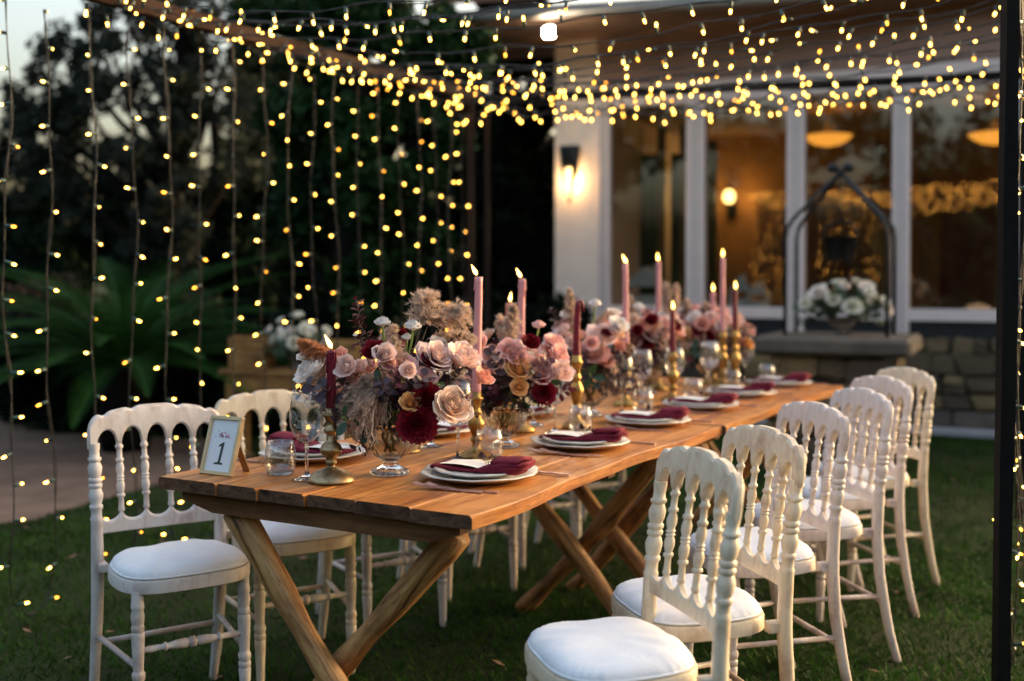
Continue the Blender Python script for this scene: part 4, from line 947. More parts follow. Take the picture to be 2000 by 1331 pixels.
who_r = ['nearest right-hand', 'second right-hand', 'third right-hand', 'fourth right-hand', 'fifth right-hand', 'farthest right-hand']
for i, (u, v) in enumerate(rv):
    setting(u, v, 1, who_r[i], i, ((-.21 + U(-.02, .02) * (i > 0), .227), (-.138, .289)) if i < 5 else ((-.2, .08), (-.10, .12)))
setting(.172, .45, -1, 'near left', 1, ((-.21, .287), (-.098, .265)))
setting(.19, 1.06, -1, 'second left', 2, ((-.17, .25), (-.08, .27)))
setting(.19, 1.66, -1, 'third left', 0)
for k, (u, v) in enumerate(((.48, 2.28), (.56, 2.92), (.50, 3.42))):
    wine_glass(T(u, v, zt), ['extra wine glass between the fourth setting and the candles', 'extra wine glass in front of the far flowers', 'extra wine glass by the far table end'][k])

# number frame
FR = T(.125, .085, zt); fr = thing('number_frame', 'gold easel frame with a printed number one at the table corner', 'picture frame', FR, -TH)
tilt = R(-17); rt = Matrix.Rotation(tilt, 4, 'X')
def fpart(name, mb, mat, smooth=False, parent=None):
    mb.v = [tuple(rt @ Vector(p)) for p in mb.v]; return ob(name, mb.mesh(name, mat, smooth), parent or fr)
W_, H_ = .058, .165
mb = MB()
mb.box((-W_, -.006, .001), (W_, .010, .011), .001); mb.box((-W_, -.006, H_ - .010), (W_, .010, H_), .001); mb.box((-W_, -.0062, .0112), (-W_ + .0095, .0098, H_ - .0102), .001); mb.box((W_ - .0095, -.0062, .0112), (W_, .0098, H_ - .0102), .001); fpart('moulding', mb, 'gold_frame')
mb = MB(); mb.box((-W_ + .009, .001, .010), (W_ - .009, .003, H_ - .009)); pr = fpart('print', mb, 'paper')
mb = MB(); x0 = .004
num = [(x * 1.25, .030 + (z - .030) * 1.12) for x, z in [(-.0135, .030), (.0125, .030), (.0125, .0335), (.0045, .036), (.0060, .080), (.0065, .084), (.0035, .0865), (-.009, .0775), (-.009, .0735), (-.0015, .076), (-.0025, .036), (-.0135, .0335)]]
mb.add([(x + x0 * (z - .05) * 12 * .4, .0005, z) for x, z in num], [tuple(range(len(num)))]); fpart('numeral', mb, 'ink_green', False, pr)
mb = MB(); rg = random.Random(4)
for k in range(26):
    x, z = rg.gauss(0, .011), .108 + abs(rg.gauss(0, .006)) - .003; r_ = rg.uniform(.0015, .0042); c_ = rg.choice((0, 0, 1, 2)); n_ = 7
    mb.add([(x + r_ * math.cos(6.283 * q / n_) * rg.uniform(.6, 1.2), .0006 - k * .00001, z + r_ * math.sin(6.283 * q / n_) * rg.uniform(.6, 1.2)) for q in range(n_)], [tuple(range(n_))], c_)
mb.v = [tuple(rt @ Vector(p)) for p in mb.v]; ob('flower_print', mb.mesh('flower_print', ['ink_pink', 'ink_rose', 'ink_leaf'], False), pr)
mb = MB(); mb.box((-W_ + .003, .010, .004), (W_ - .003, .0125, H_ - .004)); fpart('backing', mb, 'card_wood')
mb = MB(); mb.add([(.02, .052, 0), (.045, .052, 0), (.040, -.03 + .07, .105), (.020, -.03 + .07, .105), (.02, .055, 0), (.045, .055, 0), (.040, .043, .105), (.020, .043, .105)], [(0, 1, 2, 3), (7, 6, 5, 4), (0, 4, 5, 1), (1, 5, 6, 2), (2, 6, 7, 3), (3, 7, 4, 0)])
mb.v = [(x, y + .035 * (1 - z / .105), z) for x, y, z in mb.v]; ob('easel_leg', mb.mesh('easel_leg', 'card_wood', False), fr)

# ------------------------------------------------------------------ candles
HP = [(0, .0), (.062, .0), (.063, .004), (.060, .010), (.052, .020), (.036, .030), (.018, .036), (.012, .040), (.0115, .046), (.016, .050), (.016, .055), (.012, .058), (.017, .066), (.026, .075), (.030, .083), (.031, .086), (.029, .090), (.025, .100), (.016, .108), (.0125, .112), (.0135, .125), (.012, .128), (.019, .133), (.021, .140), (.018, .145), (.0135, .150), (.0145, .165), (.019, .176), (.024, .180), (.0245, .184), (.018, .186), (.0165, .19), (.0165, .2), (.0145, .2), (.0, .197)]
mb = MB(); mb.lathe(HP, 28, cap=False); HOLD = mb.mesh('candlestick', 'brass')
HP2 = [(0, 0), (.052, 0), (.054, .004), (.05, .010), (.035, .018), (.02, .024), (.013, .032), (.012, .045), (.018, .052), (.018, .058), (.012, .064), (.016, .075), (.025, .095), (.026, .105), (.018, .122), (.012, .130), (.017, .135), (.017, .141), (.0125, .146), (.014, .160), (.021, .178), (.024, .182), (.017, .186), (.0165, .2), (.0145, .2), (0, .197)]
mb = MB(); mb.lathe(HP2, 24, cap=False); HOLD2 = mb.mesh('candlestick', 'brass_gold')
mb = MB(); FP = [(.0008, -.004), (.0042, .0), (.0058, .005), (.0054, .011), (.0036, .019), (.0016, .026), (.0003, .032)]
mb.lathe(FP, 10); FLAME = mb.mesh('flame', 'flame')
def candle_mesh(h_, seed, bent=False):
    rg = random.Random(seed); mb = MB(); n_ = 22; pts_, rad = [], []
    for i in range(n_ + 1):
        t = i / n_; bx = 0
        if bent: bx = .010 * t ** 2
        pts_.append((bx, 0, h_ * t)); rad.append(.0145 - .0035 * t + rg.uniform(-.0003, .0003))
    pts_.append((pts_[-1][0], 0, h_ - .004)); rad.append(.006)
    if bent:
        pts_ = pts_[:-1]; rad = rad[:-1]; x = pts_[-1][0]; r_ = rad[-1]
        pts_ += [(x + .004, 0, h_ + .004), (x + .010, 0, h_ + .005), (x + .016, 0, h_ - .002), (x + .019, 0, h_ - .016), (x + .019, 0, h_ - .034)]; rad += [.009, .007, .005, .004, .0025]
    mb.tube(pts_, rad, 14)
    for k in range(5):          # wax runs
        a = rg.uniform(0, 6.28); z1 = h_ - .002; z0 = h_ - rg.uniform(.03, .4) * h_; r_ = .0118
        m_ = 5; mb.tube([((r_ + .002 * q / m_) * math.cos(a), (r_ + .002 * q / m_) * math.sin(a), z1 + (z0 - z1) * q / m_) for q in range(m_ + 1)], [.0018, .002, .0017, .0017, .002, .0028], 5)
    return mb
# (base px), holder top y, candle top y, wax, lit, style, label
CANDLES = [((647, 940), 797, 684, 'wax_burgundy', 1, 0, 'burgundy candle', 'beside the number frame'), ((930, 893), 766, 541, 'wax_pink', 1, 1, 'tall pink candle', 'between the two front flower bowls'),
    ((1017, 843), 692, 545, 'wax_pink', 1, 1, 'pink candle', 'behind the second flower bowl, right of the reed plume'), ((996, 836), 720, 592, 'wax_peach', 1, 1, 'short peach candle', 'half hidden by an upright reed plume'),
    ((785, 882), 752, 650, 'wax_burgundy', 0, 0, 'unlit burgundy candle', 'hidden behind the front flower bowl'), ((1126, 836), 694, 592, 'wax_burgundy', 0, 1, 'burned-out burgundy candle with a drooping tip', 'in front of the third flower bowl'),
    ((1222, 792), 672, 516, 'wax_pink', 1, 1, 'pink candle', 'in front of the leftmost window'), ((1285, 762), 640, 511, 'wax_pink', 1, 1, 'pink candle', 'in front of the house lantern'),
    ((1314, 783), 687, 606, 'wax_burgundy', 1, 1, 'burgundy candle', 'with bright flame at the fourth setting'), ((1411, 758), 648, 503, 'wax_pink', 1, 1, 'tallest pink candle', 'under the room sconce'),
    ((1436, 759), 646, 566, 'wax_burgundy', 1, 1, 'burgundy candle', 'farthest right on the table'), ((1393, 750), 652, 570, 'wax_pink', 1, 1, 'short pink candle', 'just left of the tallest candle')]
for i, (bp, hy, ty, wax, lit, st, lab, where) in enumerate(CANDLES):
    p = PZ(bp[0], bp[1], zt); zh = PY(bp[0], hy, p.y).z - zt; zc = PY(bp[0], ty, p.y).z
    c = thing('candlestick', ('aged brass' if st == 0 else 'golden brass') + ' candlestick under the ' + lab.replace(' with a drooping tip', '') + ' ' + where.split(',')[0], 'candlestick', p, U(0, 6), 'brass candlesticks')
    ob('stand', (HOLD, HOLD2)[st], c, (0, 0, 0), None, (1 if zh > .17 else .9, 1 if zh > .17 else .9, zh / .2))
    hh = zc - (zt + zh) + .006
    k = thing('taper_candle', lab + ' ' + where, 'candle', p + Vector((0, 0, zh - .006)), 0, 'taper candles')
    bent = (lit == 0 and st == 1)
    w_ = ob('wax', candle_mesh(hh, i, bent).mesh('wax', wax), k, (0, 0, 0), (R(U(-1.6, 1.6)), R(U(-1.6, 1.6)), 0))
    if lit:
        mb = MB(); lean = U(-.002, .002); mb.tube([(0, 0, hh - .006), (lean * .5, 0, hh + .004), (lean, 0, hh + .009)], .0011, 5); ob('wick', mb.mesh('wick', 'wick'), k)
        ob('flame', FLAME, k, (lean, 0, hh + .009), (0, R(-28 if i in (0, 1, 2, 6) else U(-10, 10)), 0), U(.95, 1.15))

# ------------------------------------------------------------------ flowers
def petals(name, mat, layers, seed, close=0., ruffle=0., nu=6, nv=6):
    """layers: (count, ring radius, height, half width, curl)"""
    rg = random.Random(seed); mb = MB(); az = 0
    for li, (cnt, rho, hgt, wid, curl) in enumerate(layers):
        for k in range(cnt):
            az = 2 * math.pi * (k + .5 * (li % 2)) / cnt + rg.uniform(-.25, .25) + li * .7; sc_ = rg.uniform(.9, 1.1); ph = rg.uniform(0, 6); tl = rg.uniform(-.12, .12)
            def fn(a, t):
                s_ = a * 2 - 1; w_ = wid * math.sqrt(max(0, 1 - (max(0, t - .5) / .5) ** 2.4)) * (.45 + .55 * min(1, t * 2.2))
                if ruffle: w_ = wid * (.3 + .7 * t)
                r_ = rho * sc_ * (1 - (1 - t) ** 2.1) * (1 + curl * t ** 4) * (1 - close * max(0, t - .55) ** 1.3 * 2)
                z = hgt * (t ** 1.05) - curl * .30 * t ** 6 * hgt + tl * t * rho - .10 * s_ * s_ * t * hgt
                if ruffle: r_ += ruffle * math.sin(s_ * 9 + ph) * t ** 3; z += ruffle * 1.2 * math.cos(s_ * 11 + ph * 2) * t ** 3
                an = az + s_ * w_ * (1 if r_ > 0 else 0)
                return (r_ * math.cos(an) + .02 * math.sin(ph) * rho, r_ * math.sin(an), z - .3)
            mb.sheet(fn, nu, nv)
    mb.lathe([(.02, -.42), (.16, -.36), (.20, -.28), (.10, -.24)], 8)
    return mb.mesh(name, mat, True, False)
ROSE = [petals('rose', 'petal_blush', [(3, .13, 1.05, 1.3, 0), (4, .23, 1.08, 1.15, 0), (5, .34, 1.08, 1.0, .02), (5, .47, 1.05, .92, .06), (5, .62, 1.0, .85, .14), (6, .78, .92, .76, .24), (6, .92, .74, .68, .28)], i, nu=8, nv=9) for i in range(3)]
ROSEB = [petals('rose', 'petal_blush', [(3, .14, 1.15, 1.3, 0), (4, .25, 1.2, 1.1, .02), (4, .38, 1.2, 1.0, .04), (5, .55, 1.12, .95, .12), (5, .74, 1.0, .85, .26)], 9 + i, nu=8, nv=9) for i in range(2)]   # half-open
RANU = [petals('ranunculus', 'petal_white', [(4, .12, .9, 1.1, 0), (5, .25, .95, 1.0, 0), (6, .40, .95, .85, .0), (7, .56, .88, .75, .02), (7, .72, .78, .68, .06), (7, .86, .62, .62, .1)], 20 + i, .5) for i in range(2)]
CARN = [petals('carnation', 'petal_red', [(5, .14, .95, .7, 0), (7, .32, .92, .6, .05), (9, .52, .82, .55, .15), (10, .72, .66, .5, .25), (11, .92, .44, .48, .3)], 30 + i, 0, .09, 7, 5) for i in range(2)]
PM = {'blush': 'petal_blush', 'white': 'petal_white', 'mauve': 'petal_mauve', 'pink': 'petal_pink', 'peach': 'petal_peach', 'orange': 'petal_orange', 'red': 'petal_red', 'coral': 'petal_coral', 'cream': 'petal_cream'}
def flower(root, kind, colr, pos, r_, face, i=0):
    me = {'rose': ROSE, 'bud': ROSEB, 'ran': RANU, 'carn': CARN}[kind]; me = me[i % len(me)]
    nm = {'rose': 'rose', 'bud': 'rose', 'ran': 'ranunculus', 'carn': 'carnation'}[kind]
    q_ = Vector(face).normalized().to_track_quat('Z', 'Y') @ Quaternion((0, 0, 1), U(0, 6.28))
    o = ob(nm, me, root, Vector(pos) - Vector(root.location), q_, r_); setmat(o, PM[colr]); return o
def plume_obj(root, a, b_, sag, wid, n_, mat, seed):
    """feathery reed plume from a to b, strands drooping by gravity"""
    rg = random.Random(seed); a = Vector(a); b_ = Vector(b_); d = (b_ - a); L_ = d.length; d.normalize(); mb = MB(); o0 = Vector(root.location)
    sx_ = d.orthogonal().normalized(); sy = d.cross(sx_)
    def ax(t): return a + d * L_ * t + Vector((0, 0, -sag * t * t))
    mb.tube([ax(k / 8) - o0 for k in range(9)], [.0018 * (1 - .7 * k / 8) for k in range(9)], 4)
    for i in range(n_):
        t = .05 + .95 * rg.random(); p = ax(t); an = rg.uniform(0, 6.283); env = wid * (math.sin(math.pi * min(1, .18 + t * .85)) ** .6)
        v_ = (sx_ * math.cos(an) + sy * math.sin(an)) * rg.uniform(.5, 1) + d * rg.uniform(.5, 1.1); v_.normalize(); l_ = env * rg.uniform(.7, 1.3); g_ = rg.uniform(.25, .8) * l_
        pts_ = [p + v_ * l_ * (k / 4) + Vector((0, 0, -g_ * (k / 4) ** 2)) for k in range(5)]
        w0 = v_.cross(Vector((rg.uniform(-1, 1), rg.uniform(-1, 1), .3))).normalized()
        for k in range(4):
            p0_, p1_ = pts_[k] - o0, pts_[k + 1] - o0; ww = .0016 * (1 - k * .18)
            mb.add([p0_ - w0 * ww, p0_ + w0 * ww, p1_ + w0 * ww * .8, p1_ - w0 * ww * .8], [(0, 1, 2, 3)])
            for q in range(8):
                pb = p0_.lerp(p1_, rg.random()); hd = (Vector((rg.gauss(0, 1), rg.gauss(0, 1), rg.gauss(-.3, 1))).normalized() * .6 + v_ * .7) * rg.uniform(.007, .017); sd_ = hd.cross(w0).normalized() * .0011
                mb.add([pb - sd_, pb + sd_, pb + hd], [(0, 1, 2)])
    return ob('reed_plume', mb.mesh('reed_plume', mat, False, False), root)
def sprig(root, meshes, a, b_, k=0):
    a, b_ = Vector(a), Vector(b_); d = b_ - a; q_ = d.normalized().to_track_quat('Z', 'Y') @ Quaternion((0, 0, 1), U(0, 6.28))
    return ob('sprig', meshes[k % len(meshes)], root, a - Vector(root.location), q_, d.length)
VP = [(0, .0), (.050, .0), (.053, .004), (.050, .012), (.030, .020), (.020, .028), (.018, .034), (.024, .038), (.030, .042), (.055, .060), (.073, .085), (.083, .115), (.088, .140), (.090, .147), (.086, .147), (.079, .115), (.069, .087), (.05, .064), (.026, .050), (.0, .048)]
mb = MB(); mb.lathe(VP[7:], 96, cap=False, ribs=24, ribd=.018); VBOWL = mb.mesh('bowl', 'vase_glass')
mb = MB(); mb.lathe(VP[:8] + [(.0, .040)], 72, cap=False, ribs=18, ribd=.05, rib_z=(.001, .02)); VFOOT = mb.mesh('foot', 'solid_glass')
def arrangement(label, base, s_, nfill, seed):
    p = PZ(base[0], base[1], zt); r_ = thing('flower_arrangement', label, 'flower arrangement', p, 0, 'flower bowls down the table')
    ob('bowl', VBOWL, r_, (0, 0, 0), None, s_); ob('foot', VFOOT, r_, (0, 0, 0), None, s_)
    rg = random.Random(seed); top = p + Vector((0, 0, .13 * s_))
    for k in range(nfill):
        a = 6.283 * k / nfill + rg.uniform(-.3, .3); el = rg.uniform(-.05, 1.2); d = Vector((math.cos(a), math.sin(a), el)).normalized() * rg.uniform(.14, .25) * s_
        st = top + Vector((math.cos(a), math.sin(a), 0)) * .03 + Vector((0, 0, U(.01, .045)))
        sprig(r_, [SPR_D, SPR_D, SPR_W, SPR_D, SPR_D, SPR_G][rg.randrange(6)], st, st + d, k)
    for k in range(9):      # stems down into the bowl
        a = rg.uniform(0, 6.28); mb = MB(); mb.tube([(.015 * math.cos(a + 2), .015 * math.sin(a + 2), .058 * s_), (.05 * math.cos(a), .05 * math.sin(a), .16 * s_)], .0028, 5); ob('stem', mb.mesh('stem', 'stem_green' if k % 3 else 'stem_brown'), r_)
    return r_, p
def bouquet(label, base, s_, nfill, seed, fl, pl, sp):
    r_, p = arrangement(label, base, s_, nfill, seed); Yb = p.y; cen = p + Vector((0, 0, .17))
    for i, (kind, colr, x, y, rp, dy) in enumerate(fl):
        q = PY(x, y, Yb + dy); rr = rp * 1.1 * (Yb + dy) / FPX
        out = (q - cen); out.z += .06; face = out.normalized() * .8 + (CAM - q).normalized() * .55 + Vector((0, 0, .25))
        if kind == 'ran': face = Vector((out.x * .6, -.35, 1.1))
        if kind == 'carn': face = (CAM - q).normalized() + out.normalized() * .4
        flower(r_, kind, colr, q, rr, face, i)
        if kind == 'ran' and rp > 11 or (y < 640 and kind == 'bud'):
            f_ = Vector(face).normalized(); e = cen + Vector((U(-.03, .03), U(-.03, .03), -.02)); s0 = q - f_ * rr * .38
            c1 = s0 - f_ * .06; mb = MB(); mb.tube([((s0 * (1 - t) ** 2 + c1 * 2 * t * (1 - t) + e * t * t)) - p for t in [k / 8 for k in range(9)]], .0032, 6); ob('stem', mb.mesh('stem', 'stem_green'), r_)
    rg = random.Random(seed + 200)
    for k in range(14):      # smaller blooms between the large ones
        a = math.pi + math.pi * (k + rg.random()) / 14; el = rg.uniform(.55, 1.5); d = Vector((math.cos(a), math.sin(a) * .8, el)).normalized(); q = cen + Vector((0, 0, .01)) + d * rg.uniform(.13, .215)
        flower(r_, rg.choice(('rose', 'bud', 'bud')), rg.choice(('blush', 'blush', 'blush', 'pink', 'pink', 'white', 'peach', 'coral', 'red')), q, rg.uniform(.024, .040), d + (CAM - q).normalized() * .5, k)
    for i, (x0, y0, x1, y1, dy, wid, sag, mt) in enumerate(pl):
        a, b_ = PY(x0, y0, Yb + dy * .5), PY(x1, y1, Yb + dy); plume_obj(r_, a, b_, sag, 1.15 * wid * Yb / FPX, 230, mt, seed * 10 + i)
        mb = MB(); mb.tube([a - p, (cen + Vector((0, 0, -.03))) - p], .0018, 5); ob('stem', mb.mesh('stem', 'stem_brown'), r_)
    for i, (ms, x0, y0, x1, y1, dy) in enumerate(sp):
        sprig(r_, {'D': SPR_D, 'W': SPR_W, 'G': SPR_G}[ms], PY(x0, y0, Yb + dy * .5), PY(x1, y1, Yb + dy), i)
bouquet('front bowl of roses and drooping reed plumes behind the burgundy candle', (762, 926), 1.0, 24, 1,
    [('rose', 'white', 612, 728, 33, .04), ('bud', 'white', 600, 700, 20, .08), ('rose', 'blush', 632, 762, 26, .05), ('rose', 'blush', 845, 706, 36, -.02), ('bud', 'blush', 900, 706, 37, -.01), ('rose', 'mauve', 688, 738, 28, -.03), ('bud', 'pink', 722, 722, 24, .02),
     ('rose', 'pink', 824, 744, 25, -.05), ('rose', 'peach', 880, 795, 35, -.12), ('rose', 'orange', 800, 788, 19, -.14), ('carn', 'red', 832, 783, 27, -.13), ('carn', 'red', 815, 828, 31, -.15), ('ran', 'white', 747, 631, 19, .0), ('ran', 'white', 806, 638, 20, -.02),
     ('ran', 'white', 795, 660, 13, .03), ('bud', 'white', 853, 676, 20, .03), ('ran', 'cream', 694, 655, 6, -.02), ('bud', 'coral', 940, 742, 24, .06), ('rose', 'coral', 780, 760, 20, .02), ('carn', 'red', 783, 655, 11, .08), ('rose', 'mauve', 720, 770, 24, .05), ('rose', 'pink', 660, 768, 18, .06)],
    [(778, 722, 672, 806, -.12, 40, .03, 'plume'), (772, 740, 690, 790, -.15, 42, .05, 'plume'), (745, 735, 668, 770, -.13, 36, .05, 'plume'), (772, 770, 768, 662, -.08, 30, .0, 'plume'), (822, 640, 836, 572, .04, 44, .0, 'plume'), (838, 630, 912, 590, .06, 32, .02, 'plume'), (835, 662, 925, 648, .10, 20, .02, 'plume'),
     (668, 700, 585, 668, .06, 20, .0, 'plume_orange'), (690, 740, 630, 700, .05, 26, .02, 'plume'), (735, 690, 770, 640, .08, 18, .0, 'plume'), (760, 752, 712, 742, -.11, 26, .0, 'plume')],
    [('W', 720, 700, 678, 592, .0), ('W', 735, 690, 705, 612, .02), ('D', 730, 720, 700, 660, -.02), ('D', 745, 720, 760, 650, .02), ('D', 790, 770, 806, 730, -.10), ('D', 770, 790, 690, 880, -.08), ('D', 745, 860, 706, 890, -.06), ('G', 760, 790, 790, 840, -.14), ('G', 800, 740, 860, 760, -.12), ('G', 770, 800, 740, 770, -.13), ('D', 720, 820, 790, 850, -.12), ('D', 850, 740, 900, 760, .0), ('D', 860, 690, 905, 655, .04), ('D', 730, 850, 690, 815, -.08), ('G', 830, 700, 880, 665, .02), ('D', 880, 800, 925, 815, -.10), ('D', 730, 830, 700, 850, -.1)])
bouquet('second bowl with mauve and orange roses over dark leaves', (985, 873), .92, 24, 2,
    [('rose', 'mauve', 1048, 728, 29, -.10), ('bud', 'blush', 1092, 730, 27, -.08), ('rose', 'orange', 1014, 724, 23, -.12), ('rose', 'orange', 1014, 757, 17, -.15), ('bud', 'blush', 995, 726, 17, -.09), ('rose', 'pink', 942, 738, 30, -.05), ('carn', 'red', 1063, 766, 19, -.13), ('ran', 'white', 1009, 674, 18, -.02),
     ('ran', 'pink', 1052, 636, 16, .0), ('carn', 'red', 986, 700, 18, .0), ('rose', 'pink', 1082, 674, 22, .04), ('rose', 'coral', 1078, 696, 24, .02), ('bud', 'coral', 960, 690, 18, .05), ('rose', 'pink', 1040, 690, 18, .06), ('rose', 'blush', 920, 758, 20, -.02), ('bud', 'peach', 955, 655, 14, .08)],
    [(985, 690, 1004, 596, .06, 20, .0, 'plume'), (940, 680, 880, 650, .10, 18, .0, 'plume'), (1000, 665, 975, 620, .10, 16, .0, 'plume')],
    [('D', 990, 770, 945, 700, -.04), ('D', 985, 790, 930, 800, -.08), ('D', 1010, 800, 1045, 805, -.10), ('D', 980, 780, 970, 735, -.10), ('W', 1000, 720, 975, 660, .03), ('W', 1030, 720, 1045, 665, .05), ('D', 960, 720, 925, 650, .06), ('G', 1050, 790, 1010, 780, -.12), ('G', 960, 740, 945, 690, -.02), ('D', 1060, 800, 1080, 790, -.08), ('D', 940, 790, 960, 812, -.1), ('D', 1000, 760, 990, 715, -.08), ('D', 960, 800, 940, 770, -.09), ('D', 1020, 810, 1000, 770, -.09)])
bouquet('third bowl with pale pink roses behind the drooping burgundy candle', (1152, 812), .92, 22, 3,
    [('rose', 'blush', 1174, 660, 27, -.05), ('rose', 'mauve', 1158, 693, 26, -.08), ('rose', 'coral', 1182, 706, 16, -.06), ('ran', 'white', 1162, 594, 15, .0), ('bud', 'coral', 1183, 640, 16, .04), ('bud', 'white', 1108, 620, 15, .05), ('rose', 'pink', 1100, 640, 18, .04), ('rose', 'blush', 1115, 700, 18, .0), ('bud', 'orange', 1140, 690, 12, -.02), ('rose', 'pink', 1128, 660, 18, .08), ('bud', 'white', 1200, 615, 14, .1), ('rose', 'pink', 1100, 672, 18, .02), ('rose', 'peach', 1092, 700, 15, .03)],
    [(1120, 650, 1112, 566, .05, 14, .0, 'plume'), (1150, 650, 1190, 610, .08, 16, .0, 'plume'), (1190, 700, 1205, 760, -.06, 18, .02, 'plume'), (1130, 720, 1120, 680, -.04, 16, .0, 'plume')],
    [('D', 1110, 680, 1080, 600, .04), ('W', 1120, 670, 1090, 640, .04), ('D', 1180, 740, 1215, 740, -.06), ('D', 1150, 740, 1190, 770, -.08), ('W', 1190, 690, 1215, 640, .04), ('D', 1150, 730, 1110, 745, -.06), ('D', 1170, 720, 1200, 700, -.06)])
bouquet('fourth bowl with blush roses and a red carnation between pink candles', (1262, 769), .92, 22, 4,
    [('rose', 'blush', 1283, 655, 27, -.05), ('rose', 'coral', 1214, 650, 25, -.03), ('rose', 'coral', 1234, 668, 22, -.05), ('carn', 'red', 1258, 668, 18, -.07), ('bud', 'blush', 1250, 645, 19, -.04), ('ran', 'white', 1247, 600, 14, .02), ('bud', 'pink', 1263, 616, 14, .04), ('rose', 'white', 1300, 622, 15, .05), ('rose', 'coral', 1235, 690, 14, -.06), ('rose', 'orange', 1205, 728, 14, -.08), ('bud', 'pink', 1210, 620, 13, .05), ('rose', 'pink', 1320, 650, 15, .04), ('rose', 'mauve', 1295, 690, 15, -.03)],
    [(1235, 640, 1230, 580, .06, 16, .0, 'plume'), (1305, 620, 1302, 556, .08, 13, .0, 'plume'), (1312, 620, 1322, 556, .1, 13, .0, 'plume'), (1220, 680, 1200, 700, -.06, 18, .02, 'plume')],
    [('W', 1260, 650, 1270, 605, .02), ('D', 1240, 700, 1205, 715, -.04), ('D', 1230, 720, 1195, 735, -.06), ('D', 1270, 710, 1310, 700, -.05), ('D', 1300, 660, 1340, 610, .06), ('W', 1290, 640, 1275, 600, .05), ('G', 1275, 690, 1270, 665, -.07)])
bouquet('farthest bowl with cream, orange and coral blooms by the tallest candles', (1388, 749), .95, 22, 5,
    [('bud', 'white', 1363, 627, 15, -.02), ('rose', 'pink', 1392, 630, 17, -.02), ('rose', 'orange', 1337, 655, 15, -.04), ('rose', 'blush', 1362, 664, 17, -.05), ('carn', 'red', 1378, 664, 15, -.05), ('rose', 'coral', 1424, 632, 17, .02), ('rose', 'coral', 1454, 645, 18, .02), ('bud', 'pink', 1358, 606, 12, .04), ('rose', 'coral', 1445, 668, 15, -.02), ('rose', 'mauve', 1405, 660, 16, -.02), ('bud', 'pink', 1330, 625, 13, .04), ('rose', 'peach', 1340, 680, 12, -.05), ('rose', 'pink', 1410, 612, 14, .05), ('rose', 'orange', 1460, 672, 12, -.03)],
    [(1350, 640, 1340, 585, .05, 14, .0, 'plume'), (1375, 630, 1380, 592, .08, 16, .0, 'plume'), (1430, 640, 1445, 615, .06, 14, .0, 'plume')],
    [('D', 1350, 650, 1335, 590, .04), ('D', 1370, 690, 1340, 720, -.05), ('D', 1410, 690, 1450, 700, -.04), ('W', 1380, 640, 1375, 600, .03), ('D', 1430, 670, 1470, 660, .0), ('D', 1390, 700, 1400, 730, -.05), ('W', 1350, 690, 1325, 690, -.04), ('W', 1440, 690, 1465, 700, -.02), ('D', 1360, 640, 1390, 595, .06)])

# white flowers on the well and by the crates
def white_bouquet(label, p, rad, seed, vase=True):
    r_ = thing('white_bouquet', label, 'flower arrangement', p, 0, 'white garden bouquets'); rg = random.Random(seed); Vs = rad / .24
    if vase:
        ob('bowl', VBOWL, r_, (0, 0, 0), None, .85 * Vs); ob('foot', VFOOT, r_, (0, 0, 0), None, .85 * Vs)
    c = Vector((0, 0, .20 * Vs))
    for k in range(26):
        a = 6.283 * k / 26 * 3.7; el = rg.uniform(-.2, .8); d = Vector((math.cos(a), math.sin(a) * .7, el)).normalized(); sprig(r_, SPR_E, p + c * .8, p + c * .8 + d * rad * rg.uniform(.7, 1.1), k)
    for k in range(20):
        a = k * 2.399; el = -.15 + 1.25 * ((k + .5) / 20); d = Vector((math.cos(a) * 1.15, math.sin(a) * .75 - .25, el)).normalized(); q = p + c + d * rad * rg.uniform(.55, 1.0)
        flower(r_, rg.choice(('rose', 'rose', 'ran')), 'cream' if k % 3 else 'white', q, rg.uniform(.032, .052) * Vs, d + Vector((0, -.6, .3)), k)
    return r_
white_bouquet('white roses with grey-green leaves standing on the stone well', WC + Vector((0, -.06, WCAP + .002)), .25, 5).scale = (1.25, 1.0, .95)

# ------------------------------------------------------------------ wooden console with crates at the back left
CB = PY(575, 720, 7.9); cz = CB.z
con = thing('garden_bench', 'low brown wooden bench among the shrubs behind the left chairs', 'bench', Vector((CB.x, CB.y, 0)), R(-8))
for k in range(3):
    mb = MB(); mb.box((-.50, -.17 + .115 * k, cz - .045), (.50, -.17 + .115 * k + .11, cz), .006); ob('plank', mb.mesh('plank', 'crate_wood', False), con)
for sx_ in (-.42, .42):
    for sy in (-.13, .13):
        mb = MB(); mb.box((sx_ - .03, sy - .03, 0), (sx_ + .03, sy + .03, cz - .046), .004); ob('leg', mb.mesh('leg', 'crate_wood', False), con)
mb = MB(); mb.box((-.45, -.155, cz - .16), (.45, -.135, cz - .05), .004); ob('apron', mb.mesh('apron', 'crate_wood', False), con)
def crate(x, w_, h_, d_, lab):
    p = Vector((CB.x, CB.y, cz + .002)) + Vector((x, 0, 0)); s = thing('wooden_crate', lab, 'crate', p, R(-8), 'crates on the garden bench')
    n_ = 3; sh = h_ / n_
    for k in range(n_):
        for yy_ in (-d_ / 2, d_ / 2 - .012):
            mb = MB(); mb.box((-w_ / 2, yy_, k * sh + .004), (w_ / 2, yy_ + .012, (k + 1) * sh - .004), .002); ob('slat', mb.mesh('slat', 'crate_wood', False), s)
        for xx_ in (-w_ / 2, w_ / 2 - .012):
            mb = MB(); mb.box((xx_, -d_ / 2 + .013, k * sh + .004), (xx_ + .012, d_ / 2 - .013, (k + 1) * sh - .004), .002); ob('slat', mb.mesh('slat', 'crate_wood', False), s)
    mb = MB(); mb.box((-w_ / 2 + .013, -d_ / 2 + .013, .0), (w_ / 2 - .013, d_ / 2 - .013, .012)); ob('bottom', mb.mesh('bottom', 'crate_wood', False), s)
